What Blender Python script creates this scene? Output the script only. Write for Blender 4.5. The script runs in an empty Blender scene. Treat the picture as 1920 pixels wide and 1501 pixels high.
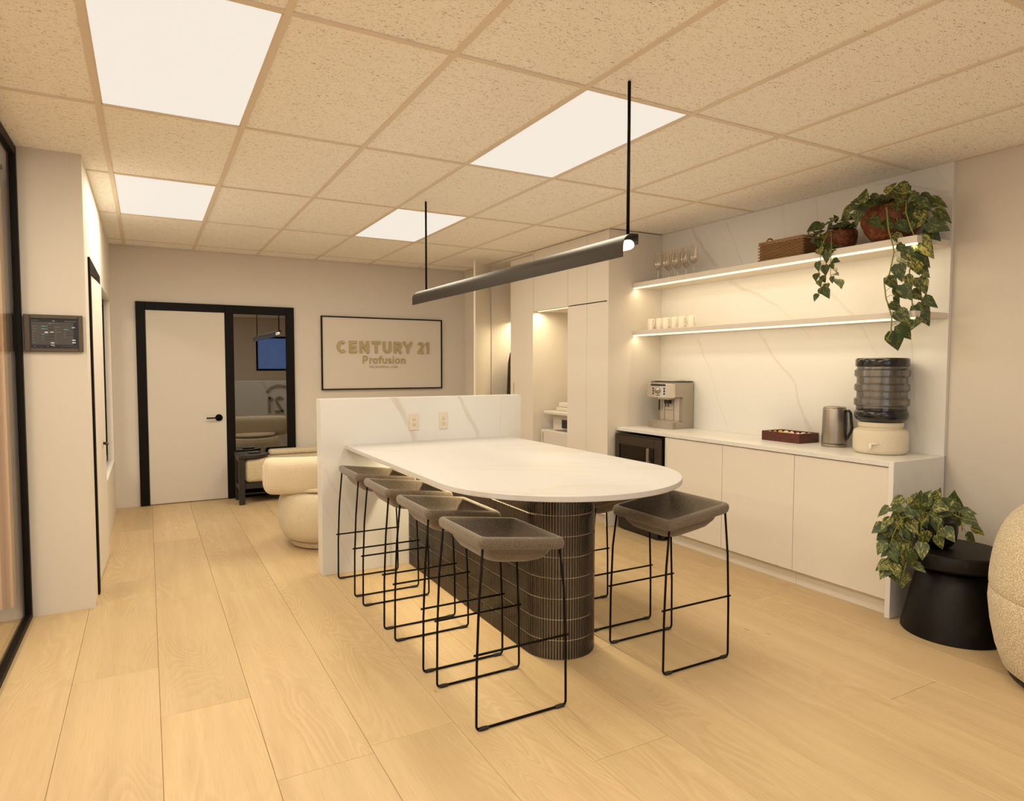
import bpy, bmesh, math, random
from mathutils import Vector, Matrix

random.seed(7)
sc = bpy.context.scene
COL = sc.collection

# ------------------------------------------------------------------ camera, world, exposure
CAM_H = 1.403
F_PX = 1234.907
YAW, PITCH, ROLL = 0.506, -0.051, 0.001


def set_camera():
    cd = bpy.data.cameras.new('camera')
    cam = bpy.data.objects.new('camera', cd)
    COL.objects.link(cam)
    cd.sensor_fit = 'HORIZONTAL'
    cd.sensor_width = 36.0
    cd.lens = F_PX / 1920.0 * 36.0
    cd.clip_start = 0.02
    fwd = Vector((math.sin(YAW) * math.cos(PITCH), math.cos(YAW) * math.cos(PITCH), math.sin(PITCH)))
    r = Vector((math.cos(YAW), -math.sin(YAW), 0))
    u = r.cross(fwd)
    r2 = math.cos(ROLL) * r + math.sin(ROLL) * u
    u2 = -math.sin(ROLL) * r + math.cos(ROLL) * u
    m = Matrix((r2, u2, -fwd)).transposed().to_4x4()
    m.translation = (0, 0, CAM_H)
    cam.matrix_world = m
    sc.camera = cam


set_camera()
sc.view_settings.view_transform = 'Standard'
sc.view_settings.look = 'None'
sc.view_settings.exposure = 0.20
sc.view_settings.gamma = 1.0
sc.view_settings.use_curve_mapping = False
try:
    sc.cycles.max_bounces = 10
    sc.cycles.diffuse_bounces = 6
    sc.cycles.glossy_bounces = 4
    sc.cycles.transmission_bounces = 8
    sc.cycles.transparent_max_bounces = 12
    sc.cycles.caustics_reflective = False
    sc.cycles.caustics_refractive = False
    sc.cycles.use_denoising = True
    sc.cycles.sample_clamp_indirect = 6.0
except Exception:
    pass

world = bpy.data.worlds.new('world')
sc.world = world
world.use_nodes = True
_bg = world.node_tree.nodes['Background']
_bg.inputs['Color'].default_value = (0.74, 0.77, 0.88, 1)
_bg.inputs['Strength'].default_value = 1.8

WARM = (1.0, 0.87, 0.655)
WARMER = (1.0, 0.80, 0.48)
PANEL_W = 20.0          # each 2x4 ft ceiling luminaire
SHELF_W = 3.3
PANEL_SPREAD = 180
UNDER_W = 11.0
NICHE_W = 3.0
CLOSET_W = 6.5
PANEL_EMIT = (0.90, 0.80, 0.68)


def area_light(name, loc, sx, sy, power, color=WARM, spread=math.pi, parent=None, rot=None):
    ld = bpy.data.lights.new(name, 'AREA')
    ld.shape = 'RECTANGLE'
    ld.size = sx
    ld.size_y = sy
    ld.energy = power
    ld.color = color
    ld.spread = spread
    o = bpy.data.objects.new(name, ld)
    COL.objects.link(o)
    o.location = loc
    if rot:
        o.rotation_euler = rot
    if parent:
        o.parent = parent
    return o


# ------------------------------------------------------------------ helpers
class MB:
    """collects shapes in world (or local) coordinates and links them as ONE mesh object"""

    def __init__(self):
        self.bm = bmesh.new()

    def box(self, x0, x1, y0, y1, z0, z1, bev=0.0, seg=1):
        bm2 = bmesh.new()
        bmesh.ops.create_cube(bm2, size=1.0)
        for v in bm2.verts:
            v.co = Vector((x0 + (v.co.x + .5) * (x1 - x0), y0 + (v.co.y + .5) * (y1 - y0), z0 + (v.co.z + .5) * (z1 - z0)))
        if bev > 0:
            bmesh.ops.bevel(bm2, geom=bm2.edges[:], offset=bev, segments=seg, affect='EDGES', profile=0.5)
        self._merge(bm2)
        return self

    def _merge(self, bm2):
        me = bpy.data.meshes.new('tmp')
        bm2.to_mesh(me)
        bm2.free()
        self.bm.from_mesh(me)
        bpy.data.meshes.remove(me)

    def lathe(self, prof, cx=0.0, cy=0.0, n=32, smooth=True, sq=2.0):
        """prof: list of (r, z); sq = superellipse exponent"""
        rings = []
        for r, z in prof:
            ring = []
            if r < 1e-6:
                ring = [self.bm.verts.new((cx, cy, z))]
            else:
                for k in range(n):
                    a = 2 * math.pi * k / n
                    c, s = math.cos(a), math.sin(a)
                    if sq != 2.0:
                        c = math.copysign(abs(c) ** (2 / sq), c)
                        s = math.copysign(abs(s) ** (2 / sq), s)
                    ring.append(self.bm.verts.new((cx + r * c, cy + r * s, z)))
            rings.append(ring)
        for a, b in zip(rings, rings[1:]):
            for k in range(n):
                k2 = (k + 1) % n
                try:
                    if len(a) == 1 and len(b) == 1:
                        continue
                    if len(a) == 1:
                        f = self.bm.faces.new((a[0], b[k2], b[k]))
                    elif len(b) == 1:
                        f = self.bm.faces.new((a[k], a[k2], b[0]))
                    else:
                        f = self.bm.faces.new((a[k], a[k2], b[k2], b[k]))
                    f.smooth = smooth
                except ValueError:
                    pass
        return self

    def tube(self, pts, r, n=8, closed=False, taper=None, smooth=True):
        pts = [Vector(p) for p in pts]
        m = len(pts)
        rings = []
        prev = None
        for i, p in enumerate(pts):
            if closed:
                t = (pts[(i + 1) % m] - pts[i - 1])
            elif i == 0:
                t = pts[1] - p
            elif i == m - 1:
                t = p - pts[i - 1]
            else:
                t = (pts[i + 1] - p).normalized() + (p - pts[i - 1]).normalized()
            if t.length < 1e-9:
                t = Vector((0, 0, 1))
            t.normalize()
            if prev is None:
                ref = Vector((0, 0, 1)) if abs(t.z) < 0.9 else Vector((1, 0, 0))
                a = t.cross(ref).normalized()
            else:
                a = (prev - t * prev.dot(t))
                if a.length < 1e-6:
                    a = t.orthogonal()
                a.normalize()
            prev = a
            b = t.cross(a)
            rr = r if taper is None else r * taper[i]
            rings.append([self.bm.verts.new(p + rr * (a * math.cos(2 * math.pi * k / n) + b * math.sin(2 * math.pi * k / n))) for k in range(n)])
        pairs = list(zip(rings, rings[1:]))
        if closed:
            pairs.append((rings[-1], rings[0]))
        for A, B in pairs:
            for k in range(n):
                f = self.bm.faces.new((A[k], A[(k + 1) % n], B[(k + 1) % n], B[k]))
                f.smooth = smooth
        if not closed:
            self.bm.faces.new(list(reversed(rings[0])))
            self.bm.faces.new(rings[-1])
        return self

    def prism(self, poly, z0, z1, bev=0.0, seg=2):
        """poly: list of (x, y), extruded along z"""
        bm2 = bmesh.new()
        vb = [bm2.verts.new((x, y, z0)) for x, y in poly]
        vt = [bm2.verts.new((x, y, z1)) for x, y in poly]
        n = len(poly)
        fb = bm2.faces.new(list(reversed(vb)))
        ft = bm2.faces.new(vt)
        for k in range(n):
            bm2.faces.new((vb[k], vb[(k + 1) % n], vt[(k + 1) % n], vt[k]))
        bmesh.ops.recalc_face_normals(bm2, faces=bm2.faces[:])
        if bev > 0:
            ed = [e for e in bm2.edges if abs(e.verts[0].co.z - e.verts[1].co.z) < 1e-6]
            bmesh.ops.bevel(bm2, geom=ed, offset=bev, segments=seg, affect='EDGES', profile=0.5)
        self._merge(bm2)
        return self

    def sweep_prism(self, poly, axis, a0, a1):
        """poly in the two other axes, extruded along axis ('x' -> (y,z); 'y' -> (x,z))"""
        bm2 = bmesh.new()

        def mk(p, t):
            return (t, p[0], p[1]) if axis == 'x' else (p[0], t, p[1])
        A = [bm2.verts.new(mk(p, a0)) for p in poly]
        B = [bm2.verts.new(mk(p, a1)) for p in poly]
        n = len(poly)
        bm2.faces.new(list(reversed(A)))
        bm2.faces.new(B)
        for k in range(n):
            bm2.faces.new((A[k], A[(k + 1) % n], B[(k + 1) % n], B[k]))
        bmesh.ops.recalc_face_normals(bm2, faces=bm2.faces[:])
        self._merge(bm2)
        return self

    def transform(self, m):
        bmesh.ops.transform(self.bm, matrix=m, verts=self.bm.verts[:])
        return self

    def build(self, name, mat, parent=None, smooth=False, subsurf=0, recalc=True):
        if recalc:
            bmesh.ops.recalc_face_normals(self.bm, faces=self.bm.faces[:])
        if parent is not None:
            off = parent_origin(parent)
            for v in self.bm.verts:
                v.co -= off
        me = bpy.data.meshes.new(name)
        self.bm.to_mesh(me)
        self.bm.free()
        if smooth:
            for p in me.polygons:
                p.use_smooth = True
        me.materials.append(mat)
        o = bpy.data.objects.new(name, me)
        COL.objects.link(o)
        if parent is not None:
            o.parent = parent
        if subsurf:
            s = o.modifiers.new('subsurf', 'SUBSURF')
            s.levels = subsurf
            s.render_levels = subsurf
        return o


def parent_origin(p):
    o = Vector((0, 0, 0))
    while p is not None:
        o += p.location
        p = p.parent
    return o


def tag(o, label=None, cat=None, group=None, kind=None):
    if label:
        o['label'] = label
    if cat:
        o['category'] = cat
    if group:
        o['group'] = group
    if kind:
        o['kind'] = kind
    return o


def thing(name, label, cat, loc, group=None, kind=None):
    o = bpy.data.objects.new(name, None)
    o.empty_display_size = 0.05
    COL.objects.link(o)
    o.location = loc
    return tag(o, label, cat, group, kind)


def copy_tree(o, parent=None):
    c = o.copy()
    COL.objects.link(c)
    if parent is not None:
        c.parent = parent
    for ch in list(o.children):
        copy_tree(ch, c)
    return c


def instance(name, me, parent=None, matrix=None):
    o = bpy.data.objects.new(name, me)
    COL.objects.link(o)
    if parent is not None:
        o.parent = parent
        off = parent_origin(parent)
        if matrix is not None:
            m = matrix.copy()
            m.translation = m.translation - off
            o.matrix_local = m
    elif matrix is not None:
        o.matrix_world = matrix
    return o


def arc(cx, cy, r, a0, a1, n):
    return [(cx + r * math.cos(math.radians(a0 + (a1 - a0) * k / n)), cy + r * math.sin(math.radians(a0 + (a1 - a0) * k / n))) for k in range(n + 1)]


# ------------------------------------------------------------------ materials
MATS = {}


def mat(name, color, rough=0.5, metal=0.0, spec=0.5, bump=None, emit=None, estr=0.0, coat=0.0, sheen=0.0):
    """plain principled material; bump = (scale, strength, distance)"""
    m = bpy.data.materials.new(name)
    m.use_nodes = True
    nt = m.node_tree
    b = nt.nodes['Principled BSDF']
    b.inputs['Base Color'].default_value = (*color, 1)
    b.inputs['Roughness'].default_value = rough
    b.inputs['Metallic'].default_value = metal
    b.inputs['Specular IOR Level'].default_value = spec
    if coat:
        b.inputs['Coat Weight'].default_value = coat
        b.inputs['Coat Roughness'].default_value = 0.1
    if sheen:
        b.inputs['Sheen Weight'].default_value = sheen
    if emit:
        b.inputs['Emission Color'].default_value = (*emit, 1)
        b.inputs['Emission Strength'].default_value = estr
    if bump:
        tc = nt.nodes.new('ShaderNodeTexCoord')
        n = nt.nodes.new('ShaderNodeTexNoise')
        n.inputs['Scale'].default_value = bump[0]
        n.inputs['Detail'].default_value = 3
        bp = nt.nodes.new('ShaderNodeBump')
        bp.inputs['Strength'].default_value = bump[1]
        bp.inputs['Distance'].default_value = bump[2]
        nt.links.new(tc.outputs['Object'], n.inputs['Vector'])
        nt.links.new(n.outputs['Fac'], bp.inputs['Height'])
        nt.links.new(bp.outputs['Normal'], b.inputs['Normal'])
    MATS[name] = m
    return m


class NT:
    """small node-graph helper"""

    def __init__(self, name):
        self.m = bpy.data.materials.new(name)
        self.m.use_nodes = True
        self.nt = self.m.node_tree
        self.b = self.nt.nodes['Principled BSDF']
        self.out = self.nt.nodes['Material Output']
        MATS[name] = self.m

    def n(self, t, **kw):
        nd = self.nt.nodes.new(t)
        for k, v in kw.items():
            if k in ('operation', 'blend_type', 'data_type', 'noise_dimensions', 'feature', 'wave_type', 'bands_direction', 'interpolation_type', 'noise_type', 'distance', 'clamp'):
                setattr(nd, k, v)
            else:
                nd.inputs[k.replace('_', ' ')].default_value = v
        return nd

    def l(self, a, b):
        self.nt.links.new(a, b)

    def mix(self, fac, a, b, blend='MIX'):
        nd = self.nt.nodes.new('ShaderNodeMix')
        nd.data_type = 'RGBA'
        nd.blend_type = blend
        for sock, v in ((nd.inputs[0], fac), (nd.inputs[6], a), (nd.inputs[7], b)):
            if hasattr(v, 'is_output') or hasattr(v, 'links'):
                self.l(v, sock)
            elif isinstance(v, (int, float)):
                sock.default_value = v
            else:
                sock.default_value = (*v, 1)
        return nd.outputs[2]

    def maprange(self, v, a, b, c=0.0, d=1.0, smooth=True):
        nd = self.nt.nodes.new('ShaderNodeMapRange')
        nd.interpolation_type = 'SMOOTHSTEP' if smooth else 'LINEAR'
        self.l(v, nd.inputs['Value'])
        nd.inputs['From Min'].default_value = a
        nd.inputs['From Max'].default_value = b
        nd.inputs['To Min'].default_value = c
        nd.inputs['To Max'].default_value = d
        return nd.outputs['Result']

    def math(self, op, a, b=None):
        nd = self.nt.nodes.new('ShaderNodeMath')
        nd.operation = op
        for i, v in enumerate((a, b)):
            if v is None:
                continue
            if isinstance(v, (int, float)):
                nd.inputs[i].default_value = v
            else:
                self.l(v, nd.inputs[i])
        return nd.outputs[0]

    def coord(self, kind='Object', scale=(1, 1, 1), rot=(0, 0, 0), loc=(0, 0, 0), offset=None):
        tc = self.nt.nodes.new('ShaderNodeTexCoord')
        src = tc.outputs[kind]
        if offset is not None:
            va = self.nt.nodes.new('ShaderNodeVectorMath')
            va.operation = 'ADD'
            self.l(src, va.inputs[0])
            self.l(offset, va.inputs[1])
            src = va.outputs[0]
        mp = self.nt.nodes.new('ShaderNodeMapping')
        mp.inputs['Scale'].default_value = scale
        mp.inputs['Rotation'].default_value = rot
        mp.inputs['Location'].default_value = loc
        self.l(src, mp.inputs['Vector'])
        return mp.outputs['Vector']

    def noise(self, vec, scale, detail=3, rough=0.5, dist=0.0):
        nd = self.nt.nodes.new('ShaderNodeTexNoise')
        nd.inputs['Scale'].default_value = scale
        nd.inputs['Detail'].default_value = detail
        nd.inputs['Roughness'].default_value = rough
        nd.inputs['Distortion'].default_value = dist
        self.l(vec, nd.inputs['Vector'])
        return nd.outputs['Fac']

    def bump(self, h, strength, distance):
        nd = self.nt.nodes.new('ShaderNodeBump')
        nd.inputs['Strength'].default_value = strength
        nd.inputs['Distance'].default_value = distance
        self.l(h, nd.inputs['Height'])
        self.l(nd.outputs['Normal'], self.b.inputs['Normal'])

    def color(self, c):
        self.l(c, self.b.inputs['Base Color'])

    def set(self, **kw):
        for k, v in kw.items():
            self.b.inputs[k.replace('_', ' ')].default_value = v


def oak_floor():
    g = NT('oak_plank')
    oi = g.nt.nodes.new('ShaderNodeObjectInfo')
    cx = g.nt.nodes.new('ShaderNodeCombineXYZ')
    g.l(g.math('MULTIPLY', oi.outputs['Random'], 37.0), cx.inputs[0])
    g.l(g.math('MULTIPLY', oi.outputs['Random'], 91.0), cx.inputs[1])
    off = cx.outputs[0]
    # cathedral figure: contour lines of a field stretched along the plank
    big = g.noise(g.coord('Object', scale=(4.2, 0.8, 1), offset=off), 1.0, 1.5, 0.4, 0.5)
    wob = g.noise(g.coord('Object', scale=(60, 14, 1), offset=off), 1.0, 2, 0.5)
    fld = g.math('ADD', big, g.math('MULTIPLY', wob, 0.012))
    rings = g.math('FRACT', g.math('MULTIPLY', fld, 30.0))
    rings = g.math('MULTIPLY', g.maprange(rings, 0.0, 0.75), g.maprange(rings, 1.0, 0.85))
    fig = g.maprange(g.noise(g.coord('Object', scale=(3.0, 0.7, 1), offset=off, loc=(4, 9, 0)), 1.0, 2), 0.40, 0.60)
    fine = g.noise(g.coord('Object', scale=(190, 5, 1), offset=off), 1.0, 4, 0.6)
    mid = g.noise(g.coord('Object', scale=(14, 0.8, 1), offset=off), 1.0, 3, 0.55, 0.3)
    c = g.mix(g.maprange(mid, 0.30, 0.72), (0.545, 0.405, 0.235), (0.605, 0.460, 0.270))
    c = g.mix(g.math('MULTIPLY', g.math('MULTIPLY', rings, fig), 0.26), c, (0.38, 0.25, 0.125))
    c = g.mix(g.math('MULTIPLY', g.maprange(fine, 0.45, 0.78), 0.40), c, (0.43, 0.295, 0.155))
    kn = g.nt.nodes.new('ShaderNodeTexVoronoi')
    kn.inputs['Scale'].default_value = 1.0
    g.l(g.coord('Object', scale=(5.2, 1.9, 1), offset=off), kn.inputs['Vector'])
    c = g.mix(g.maprange(kn.outputs['Distance'], 0.015, 0.05, 0.75, 0.0), c, (0.30, 0.155, 0.06))
    c = g.mix(g.maprange(kn.outputs['Distance'], 0.05, 0.22, 0.22, 0.0), c, (0.58, 0.40, 0.21))
    tone = g.math('ADD', g.math('MULTIPLY', oi.outputs['Random'], 0.10), 0.93)
    hs = g.nt.nodes.new('ShaderNodeHueSaturation')
    g.l(c, hs.inputs['Color'])
    g.l(tone, hs.inputs['Value'])
    g.color(hs.outputs['Color'])
    g.set(Roughness=0.45)
    g.b.inputs['Specular IOR Level'].default_value = 0.3
    g.bump(fine, 0.06, 0.002)
    return g.m


def marble(name, along, across, amount=1.0, rough=0.25, base=(0.83, 0.815, 0.79), fa=0.42, fc=1.5, seed=0.0):
    """white quartz; veins run along the direction `along` and repeat across `across`"""
    g = NT(name)
    tc = g.nt.nodes.new('ShaderNodeTexCoord')

    def dot(vec):
        nd = g.nt.nodes.new('ShaderNodeVectorMath')
        nd.operation = 'DOT_PRODUCT'
        g.l(tc.outputs['Object'], nd.inputs[0])
        nd.inputs[1].default_value = vec
        return nd.outputs['Value']

    def field(ka, kc, off, sc_, detail, dist):
        cx = g.nt.nodes.new('ShaderNodeCombineXYZ')
        g.l(g.math('MULTIPLY', dot(along), ka), cx.inputs[0])
        g.l(g.math('MULTIPLY', dot(across), kc), cx.inputs[1])
        cx.inputs[2].default_value = off + seed
        return g.noise(cx.outputs[0], sc_, detail, 0.5, dist)
    w = field(fa, fc, 0.0, 1.0, 3, 0.35)
    d = g.math('SUBTRACT', w, 0.5)
    thin = g.maprange(g.math('ABSOLUTE', d), 0.0, 0.007, 1.0, 0.0)
    band = g.math('MULTIPLY', g.maprange(d, 0.0, 0.045, 1.0, 0.0), g.math('GREATER_THAN', w, 0.5))
    w2 = field(fa * 1.4, fc * 1.8, 5.3, 1.0, 4, 0.6)
    thin2 = g.maprange(g.math('ABSOLUTE', g.math('SUBTRACT', w2, 0.53)), 0.0, 0.005, 1.0, 0.0)
    mask = g.maprange(field(1.1, 1.1, 9.1, 1.0, 2, 0.0), 0.40, 0.56)
    mott = field(9, 9, 2.0, 1.0, 4, 0.0)
    tot = g.math('MULTIPLY', g.math('MAXIMUM', g.math('MULTIPLY', thin, 0.55), g.math('MULTIPLY', band, g.math('ADD', 0.25, g.math('MULTIPLY', mott, 0.5)))), mask)
    tot = g.math('MAXIMUM', tot, g.math('MULTIPLY', thin2, 0.22))
    c = g.mix(g.math('MULTIPLY', tot, amount), base, (0.47, 0.40, 0.32))
    g.color(c)
    g.set(Roughness=rough)
    return g.m


def veined_slab(name, axis, veins, base=(0.67, 0.665, 0.655), rough=0.28):
    """white quartz slab with individually laid veins; veins = (u0, z0, u1, z1, width0, width1, strength), u = x or y"""
    g = NT(name)
    tc = g.nt.nodes.new('ShaderNodeTexCoord')
    sp = g.nt.nodes.new('ShaderNodeSeparateXYZ')
    g.l(tc.outputs['Object'], sp.inputs[0])
    U, V = sp.outputs[axis], sp.outputs['Z']
    n1 = g.noise(g.coord('Object'), 3.2, 2, 0.5)
    n2 = g.noise(g.coord('Object'), 26.0, 3, 0.6)
    wob = g.math('ADD', g.math('MULTIPLY', g.math('SUBTRACT', n1, 0.5), 0.10), g.math('MULTIPLY', g.math('SUBTRACT', n2, 0.5), 0.014))
    mott = g.noise(g.coord('Object'), 12.0, 4, 0.6)
    tot = None
    for u0, z0, u1, z1, w0, w1, st in veins:
        L = math.hypot(u1 - u0, z1 - z0)
        du, dz = (u1 - u0) / L, (z1 - z0) / L
        s = g.math('ADD', g.math('MULTIPLY', g.math('SUBTRACT', U, u0), du), g.math('MULTIPLY', g.math('SUBTRACT', V, z0), dz))
        t = g.math('ADD', g.math('ADD', g.math('MULTIPLY', g.math('SUBTRACT', U, u0), -dz), g.math('MULTIPLY', g.math('SUBTRACT', V, z0), du)), wob)
        k = g.math('MULTIPLY', s, 1.0 / L)
        w = g.math('ADD', g.math('MULTIPLY', k, w1 - w0), w0)
        rel = g.math('DIVIDE', t, w)
        band = g.math('MULTIPLY', g.maprange(rel, 0.0, 0.12), g.maprange(rel, 1.0, 0.35, 0.0, 1.0))
        edge = g.maprange(g.math('ABSOLUTE', t), 0.0, 0.004, 1.0, 0.0)
        ends = g.math('MULTIPLY', g.maprange(k, -0.06, 0.03), g.maprange(k, 1.10, 0.92, 0.0, 1.0))
        v = g.math('MAXIMUM', g.math('MULTIPLY', band, g.math('ADD', 0.18, g.math('MULTIPLY', mott, 0.45))), g.math('MULTIPLY', edge, 0.5))
        v = g.math('MULTIPLY', g.math('MULTIPLY', v, ends), st)
        tot = v if tot is None else g.math('MAXIMUM', tot, v)
    g.color(g.mix(tot, base, (0.47, 0.39, 0.30)))
    g.set(Roughness=rough)
    return g.m


def ceiling_tile_mat():
    g = NT('mineral_fibre')
    oi = g.nt.nodes.new('ShaderNodeObjectInfo')
    cx = g.nt.nodes.new('ShaderNodeCombineXYZ')
    g.l(g.math('MULTIPLY', oi.outputs['Random'], 53.0), cx.inputs[0])
    off = cx.outputs[0]
    f = g.noise(g.coord('Object', scale=(48, 130, 1), offset=off), 1.0, 3, 0.6, 1.6)
    spots = g.maprange(f, 0.615, 0.655)
    f2 = g.noise(g.coord('Object', scale=(120, 200, 1), offset=off), 1.0, 2, 0.5, 0.8)
    pin = g.maprange(f2, 0.655, 0.70)
    s = g.math('MAXIMUM', spots, g.math('MULTIPLY', pin, 0.7))
    base = (0.97, 0.95, 0.905)
    g.color(g.mix(g.math('MULTIPLY', s, 0.85), base, (0.27, 0.19, 0.115)))
    g.set(Roughness=0.95)
    g.b.inputs['Specular IOR Level'].default_value = 0.1
    g.bump(g.math('MULTIPLY', s, -1.0), 0.6, 0.004)
    return g.m


def boucle(name, c0, c1, scale=130, strength=0.9):
    g = NT(name)
    v = g.coord('Object')
    vo = g.nt.nodes.new('ShaderNodeTexVoronoi')
    vo.inputs['Scale'].default_value = scale
    g.l(v, vo.inputs['Vector'])
    n = g.noise(v, scale * 0.9, 3, 0.6, 0.8)
    h = g.math('ADD', g.math('MULTIPLY', g.math('SUBTRACT', 1.0, vo.outputs['Distance']), 0.6), g.math('MULTIPLY', n, 0.6))
    g.color(g.mix(g.maprange(h, 0.45, 0.95), c0, c1))
    g.set(Roughness=0.95)
    g.b.inputs['Specular IOR Level'].default_value = 0.15
    g.b.inputs['Sheen Weight'].default_value = 0.25
    g.bump(h, strength, 0.006)
    return g.m


def weave(name, c0, c1, scale=170):
    g = NT(name)
    w1 = g.n('ShaderNodeTexWave')
    w1.wave_type = 'BANDS'
    w1.bands_direction = 'Z'
    w1.inputs['Scale'].default_value = scale / 6
    w1.inputs['Distortion'].default_value = 1.0
    w2 = g.n('ShaderNodeTexWave')
    w2.wave_type = 'BANDS'
    w2.bands_direction = 'X'
    w2.inputs['Scale'].default_value = scale / 6
    w2.inputs['Distortion'].default_value = 1.0
    v = g.coord('Object')
    g.l(v, w1.inputs['Vector'])
    g.l(v, w2.inputs['Vector'])
    h = g.math('MULTIPLY', w1.outputs['Fac'], w2.outputs['Fac'])
    g.color(g.mix(h, c0, c1))
    g.set(Roughness=0.92)
    g.b.inputs['Sheen Weight'].default_value = 0.2
    g.bump(h, 0.35, 0.004)
    return g.m


def felt(name, c0, c1):
    g = NT(name)
    n = g.noise(g.coord('Object'), 240, 3, 0.7)
    n2 = g.noise(g.coord('Object'), 30, 2, 0.5)
    c = g.mix(g.maprange(n, 0.3, 0.7), c0, c1)
    c = g.mix(g.math('MULTIPLY', n2, 0.25), c, c0)
    g.color(c)
    g.set(Roughness=0.92)
    g.b.inputs['Specular IOR Level'].default_value = 0.2
    g.b.inputs['Sheen Weight'].default_value = 0.3
    g.bump(n, 0.35, 0.002)
    return g.m


def leaf_mat():
    g = NT('variegated_leaf')
    oi = g.nt.nodes.new('ShaderNodeObjectInfo')
    cx = g.nt.nodes.new('ShaderNodeCombineXYZ')
    g.l(g.math('MULTIPLY', oi.outputs['Random'], 23.0), cx.inputs[2])
    n = g.noise(g.coord('Object', scale=(9, 3.5, 1), rot=(0, 0, .5), offset=cx.outputs[0]), 1.0, 7, 0.78, 0.9)
    r2 = g.math('MULTIPLY', oi.outputs['Random'], oi.outputs['Random'])
    f = g.maprange(g.math('ADD', n, g.math('MULTIPLY', r2, 0.05)), 0.50, 0.66)
    f = g.math('MULTIPLY', f, g.math('ADD', 0.45, g.math('MULTIPLY', r2, 0.55)))
    g.color(g.mix(f, (0.020, 0.046, 0.009), (0.52, 0.46, 0.10)))
    g.set(Roughness=0.4)
    g.bump(n, 0.25, 0.02)
    return g.m


def glass_mat(name, tint=(1, 1, 1), refl=0.06, rough=0.0, fres=True):
    """clear pane: see-through with a mirror reflection on top (no refraction for thin panes)"""
    g = NT(name)
    tr = g.nt.nodes.new('ShaderNodeBsdfTransparent')
    tr.inputs['Color'].default_value = (*tint, 1)
    gl = g.nt.nodes.new('ShaderNodeBsdfGlossy')
    gl.inputs['Roughness'].default_value = rough
    mx = g.nt.nodes.new('ShaderNodeMixShader')
    if fres:
        fr = g.nt.nodes.new('ShaderNodeLayerWeight')
        fr.inputs['Blend'].default_value = 0.25
        f = g.math('ADD', g.math('MULTIPLY', fr.outputs['Fresnel'], 0.35), refl)
        g.l(f, mx.inputs[0])
    else:
        mx.inputs[0].default_value = refl
    g.l(tr.outputs[0], mx.inputs[1])
    g.l(gl.outputs[0], mx.inputs[2])
    g.l(mx.outputs[0], g.out.inputs['Surface'])
    return g.m


def wood_dark(name, c0, c1, sc_=(3, 40, 3)):
    g = NT(name)
    n = g.noise(g.coord('Object', scale=sc_), 2.0, 4, 0.6, 0.5)
    g.color(g.mix(g.maprange(n, 0.3, 0.7), c0, c1))
    g.set(Roughness=0.5)
    g.bump(n, 0.15, 0.003)
    return g.m


def speckled(name, c0, c1, scale=90, thr=0.64, rough=0.6, spec=0.25):
    g = NT(name)
    n = g.noise(g.coord('Object'), scale, 2, 0.5)
    g.color(g.mix(g.maprange(n, thr, thr + 0.06), c0, c1))
    g.set(Roughness=rough)
    g.b.inputs['Specular IOR Level'].default_value = spec
    return g.m


M_FLOOR = oak_floor()
M_MARBLE = veined_slab('calacatta_partition', 'X', [(1.50, 1.19, 1.64, .88, .060, .070, 1.0), (1.64, .88, 1.86, .10, .05, .03, .8), (1.985, 1.19, 2.15, .89, .020, .055, 1.0),
                                                    (2.15, .89, 2.40, .2, .04, .03, .7), (2.36, 1.18, 2.35, .86, .008, .010, .5), (1.02, .72, 1.13, .52, .03, .02, .45), (1.13, .52, 1.30, .12, .015, .02, .4), (1.03, .45, 1.20, .0, .012, .012, .4)])
M_MARBLE_END = marble('calacatta_waterfall', (.35, .2, -.92), (.92, .25, .35), 0.7, base=(0.78, 0.775, 0.765))
M_MARBLE_TOP = marble('calacatta_tabletop', (.80, -.60, .1), (.60, .80, .1), 0.55, 0.42, base=(0.555, 0.55, 0.555), seed=3.0)
M_MARBLE_COUNTER = marble('calacatta_worktop', (.2, -.97, .1), (.97, .2, .1), 0.5, 0.35, base=(0.73, 0.72, 0.70), seed=5.0)
M_MARBLE_WALL = veined_slab('calacatta_wall', 'Y', [(4.23, 2.58, 3.93, 2.22, .035, .060, .9), (3.84, 2.55, 3.66, 2.20, .010, .012, .7), (3.78, 2.10, 3.32, 1.85, .045, .012, .7), (3.32, 1.85, 3.05, 1.60, .010, .010, .35),
                                                    (4.13, 1.64, 3.99, 1.39, .030, .012, .6), (3.99, 1.39, 3.80, .90, .012, .012, .4), (3.50, 1.66, 3.17, 1.28, .030, .012, .7), (3.17, 1.28, 3.00, .90, .012, .050, .7),
                                                    (2.95, 2.0, 2.60, 1.56, .035, .012, .5), (2.60, 1.56, 2.45, 1.30, .012, .012, .3), (2.36, 1.60, 2.28, .98, .012, .03, .5), (2.60, 2.585, 2.14, 2.42, .012, .016, .6), (2.25, 2.585, 2.14, 2.43, .012, .012, .4),
                                                    (3.32, 2.59, 3.24, 2.16, .010, .010, .4), (3.02, 2.59, 2.99, 2.2, .02, .02, .5), (4.40, 2.59, 4.36, .90, .006, .006, .35)], base=(0.72, 0.71, 0.695))
M_TILE = ceiling_tile_mat()
M_TEE = mat('ceiling_grid_paint', (0.76, 0.67, 0.56), 0.6)
M_WALL = mat('greige_wall_paint', (0.64, 0.595, 0.54), 0.75, bump=(300, 0.05, 0.001))
M_WALLW = mat('white_wall_paint', (0.80, 0.76, 0.70), 0.7, bump=(300, 0.05, 0.001))
M_CAB = mat('matte_white_lacquer', (0.72, 0.67, 0.605), 0.45, spec=0.35)
M_CABIN = mat('cabinet_carcass', (0.70, 0.64, 0.57), 0.55)
M_DOOR = mat('door_paint', (0.61, 0.565, 0.51), 0.5)
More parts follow.
